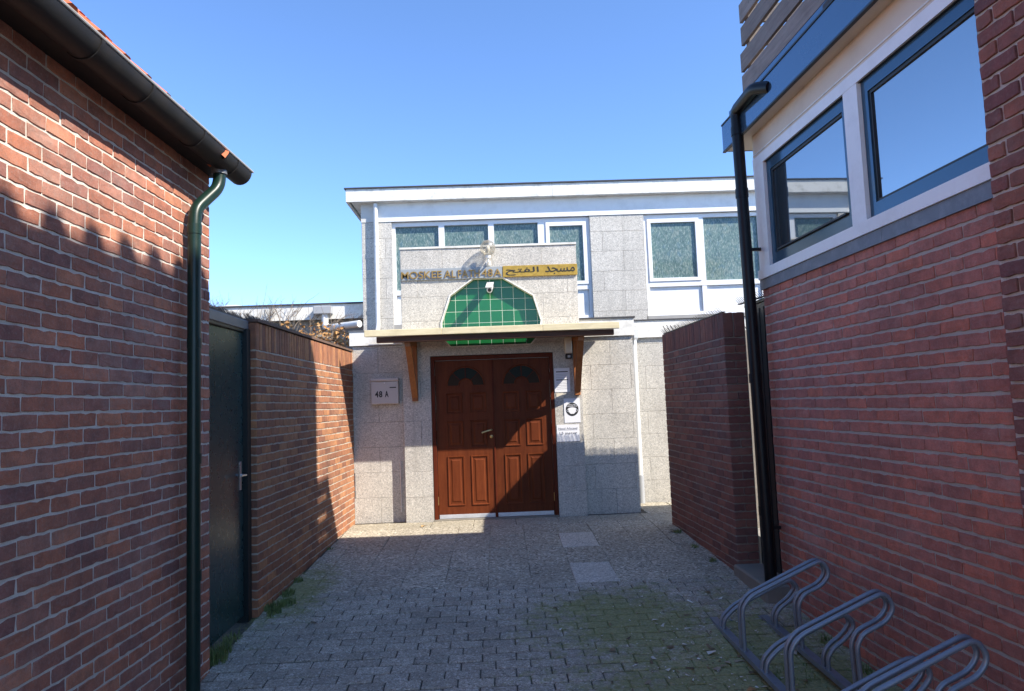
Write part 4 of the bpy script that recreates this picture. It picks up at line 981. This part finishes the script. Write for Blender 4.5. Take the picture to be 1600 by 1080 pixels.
# dry climber on the wall top
ivy = thing('dry_climber', 'tangle of dry brown climber leaves behind the left garden wall', 'plant', (-2.6, 9.3, 1.5))
def leaf_mesh(seed):
    rn = random.Random(seed); m = MB(); L = .07; m.add([(0, 0, 0), (L*.5, L*.45, .01), (L, 0, -.012), (L*.5, -L*.45, .01)], [(0, 1, 2), (0, 2, 3)]); return m
m = MB()
for k in range(2200):
    x = random.uniform(-3.6, -2.0); y = random.uniform(9.0, 10.3); top = 2.78-.2*abs(mnoise.noise((x*2.2, y*2, 3)))-.25*max(0, -2.25-x-0.7); z = random.uniform(1.9, top)
    s_ = random.uniform(.5, 1.2); R_ = Matrix.Rotation(random.uniform(0, 6.3), 3, 'Z') @ Matrix.Rotation(random.uniform(-1.3, 1.3), 3, 'X') @ Matrix.Rotation(random.uniform(-.9, .9), 3, 'Y'); L = .065*s_
    m.add([Vector((x, y, z))+R_ @ Vector(q) for q in ((0, 0, 0), (L*.5, L*.45, .01), (L, 0, -.012), (L*.5, -L*.45, .01))], [(0, 1, 2), (0, 2, 3)])
m.obj('foliage', 'dry_leaf', ivy, attr=True, kind='stuff')
def twigs(m, p, d, L, r_, depth, spread=.6, grav=0):
    pts = [Vector(p)]; dd = Vector(d).normalized(); n_ = 5
    for i in range(n_):
        dd = (dd+Vector((random.uniform(-1, 1), random.uniform(-1, 1), random.uniform(-1, 1)))*.22+Vector((0, 0, grav))).normalized(); pts.append(pts[-1]+dd*L/n_)
    m.tube(pts, [r_*(1-.6*i/n_) for i in range(n_+1)], 4, False)
    if depth:
        for i in range(2, n_+1):
            for _ in range(2 if random.random() < .5 else 1):
                nd = (dd+Vector((random.uniform(-1, 1), random.uniform(-1, 1), random.uniform(-.4, 1)))*spread).normalized(); twigs(m, pts[i], nd, L*random.uniform(.5, .75), r_*.55, depth-1, spread, grav)
for k in range(9):
    x = -4.6+.28*k; m = MB(); twigs(m, (x, 10.5, 2.8), (random.uniform(.2, .9), .05, .45), random.uniform(.28, .42), .007, 2, .6); m.obj('stem', 'twig', ivy)
for k in range(14):
    m = MB(); twigs(m, (random.uniform(-3.4, -2.05), random.uniform(9.0, 10), 2.2), (random.uniform(-.5, .5), random.uniform(-.3, .3), 1), random.uniform(.4, .7), .008, 1, .8); m.obj('stem', 'twig', ivy)
tree = thing('bare_tree', 'bare branched tree top showing above the far annex on the left', 'tree', (-5.75, 14.5, .25))
m = MB(); m.tube([(-5.75, 14.5, .2), (-5.74, 14.5, 1.5), (-5.75, 14.5, 2.7)], [.09, .07, .05], 8); m.obj('trunk', 'twig', tree)
m = MB()
for k in range(13): twigs(m, (-5.75, 14.5, random.uniform(2.5, 2.9)), (random.uniform(-.5, .5), random.uniform(-.4, .4), 1), random.uniform(.5, .68), .012, 3, .7, .05)
m.obj('crown', 'twig', tree)

# ------------------------------------------------------------------ weeds, litter
def tuft(m, x, y, r_, n, h):
    for k in range(n):
        a = random.uniform(0, 6.3); d_ = r_*math.sqrt(random.random()); px, py = x+d_*math.cos(a)*.7, y+d_*math.sin(a); z = zg(py)-.004; hh = h*random.uniform(.4, 1); b = random.uniform(0, 6.3); le = random.uniform(.1, .7)*hh; w_ = .0035
        q = Vector((math.cos(b), math.sin(b), 0)); s_ = Vector((-q.y, q.x, 0))*w_; o = Vector((px, py, z)); mid = o+q*le*.35+Vector((0, 0, hh*.65)); tip = o+q*le+Vector((0, 0, hh))
        m.add([o-s_, o+s_, mid+s_*.7, mid-s_*.7, tip], [(0, 1, 2, 3), (3, 2, 4)])
m = MB()
for (x, y, r_, n, h) in ((-1.90, 4.85, .10, 130, .08), (-1.87, 4.72, .09, 120, .10), (-1.90, 5.05, .09, 60, .06), (-1.80, 5.62, .10, 170, .06), (-1.72, 5.72, .09, 140, .05), (-1.79, 5.95, .08, 110, .05), (-1.80, 6.3, .06, 60, .05), (-1.76, 5.5, .08, 120, .05), (-1.79, 7.4, .05, 30, .04), (1.86, 6.4, .05, 40, .04), (1.84, 6.9, .05, 40, .04), (1.83, 7.5, .07, 60, .05), (2.06, 4.2, .08, 60, .05), (2.03, 4.6, .06, 40, .05), (1.65, 4.2, .2, 60, .03)): tuft(m, x, y, r_, n, h)
wd = m.obj('weeds', 'grass', kind='stuff'); wd['label'] = 'small green weeds and grass along the wall bases'; wd['category'] = 'weeds'
m = MB()
for k in range(640):
    x, y = (random.gauss(1.25, .35), random.gauss(4.5, .55)) if k < 420 else (random.uniform(-1.7, 1.8), random.uniform(3.7, 8.3)) if k < 540 else (random.uniform(-1.8, -1.5), random.uniform(5, 8)) if k < 590 else (1.92-.036*2+random.uniform(-.12, -.02), random.uniform(6, 8))
    if x > right_x(y)-.03 or x < left_x(y)+.03: continue
    L = random.uniform(.006, .022) if random.random() < .85 else random.uniform(.025, .055); b = random.uniform(0, 6.3); q = Vector((math.cos(b), math.sin(b), random.uniform(0, .25)))*L; s_ = Vector((-q.y, q.x, 0))*random.uniform(.12, .5); o = Vector((x, y, zg(y)+.003))
    m.add([o-s_, o+q-s_*.5+Vector((0, 0, .004)), o+q+s_*.5, o+s_+Vector((0, 0, .003))], [(0, 1, 2, 3)])
lt = m.obj('litter', (lambda n: n.set(**{'Base Color': n.ramp(n.rnd(), [(0, (.10, .07, .04)), (.45, (.25, .18, .10)), (.7, (.62, .58, .48)), (1, (.85, .82, .74))]), 'Roughness': .9}))(NT('litter')), attr=True, kind='stuff'); lt['label'] = 'fine leaf litter and petals scattered on the paving'; lt['category'] = 'litter'
def fallen(x, y, s_, lab, rz):
    n_ = 12; vs = [(0, 0, .012)]
    for k in range(n_):
        a = 2*math.pi*k/n_; r_ = s_*(1 if k % 2 else .72)*(1.25 if k == 0 else 1); vs.append((r_*math.cos(a), r_*.75*math.sin(a), .018*abs(math.sin(a))))
    m = MB(); m.add(vs, [(0, 1+k, 1+(k+1) % n_) for k in range(n_)]); o = m.obj('fallen_leaf', 'dry_leaf'); o.location = (x, y, zg(y)+.004); o.rotation_euler = (0, 0, rz); return tag(o, lab, 'leaf', 'fallen leaves')
fallen(1.33, 3.97, .034, 'orange-brown fallen leaf beside the bicycle rack rail', .4); fallen(-.93, 8.33, .04, 'brown fallen leaf on the sunlit strip before the mailbox wall', 1.2)
for o in bpy.data.objects:
    if '_o' in o: del o['_o']
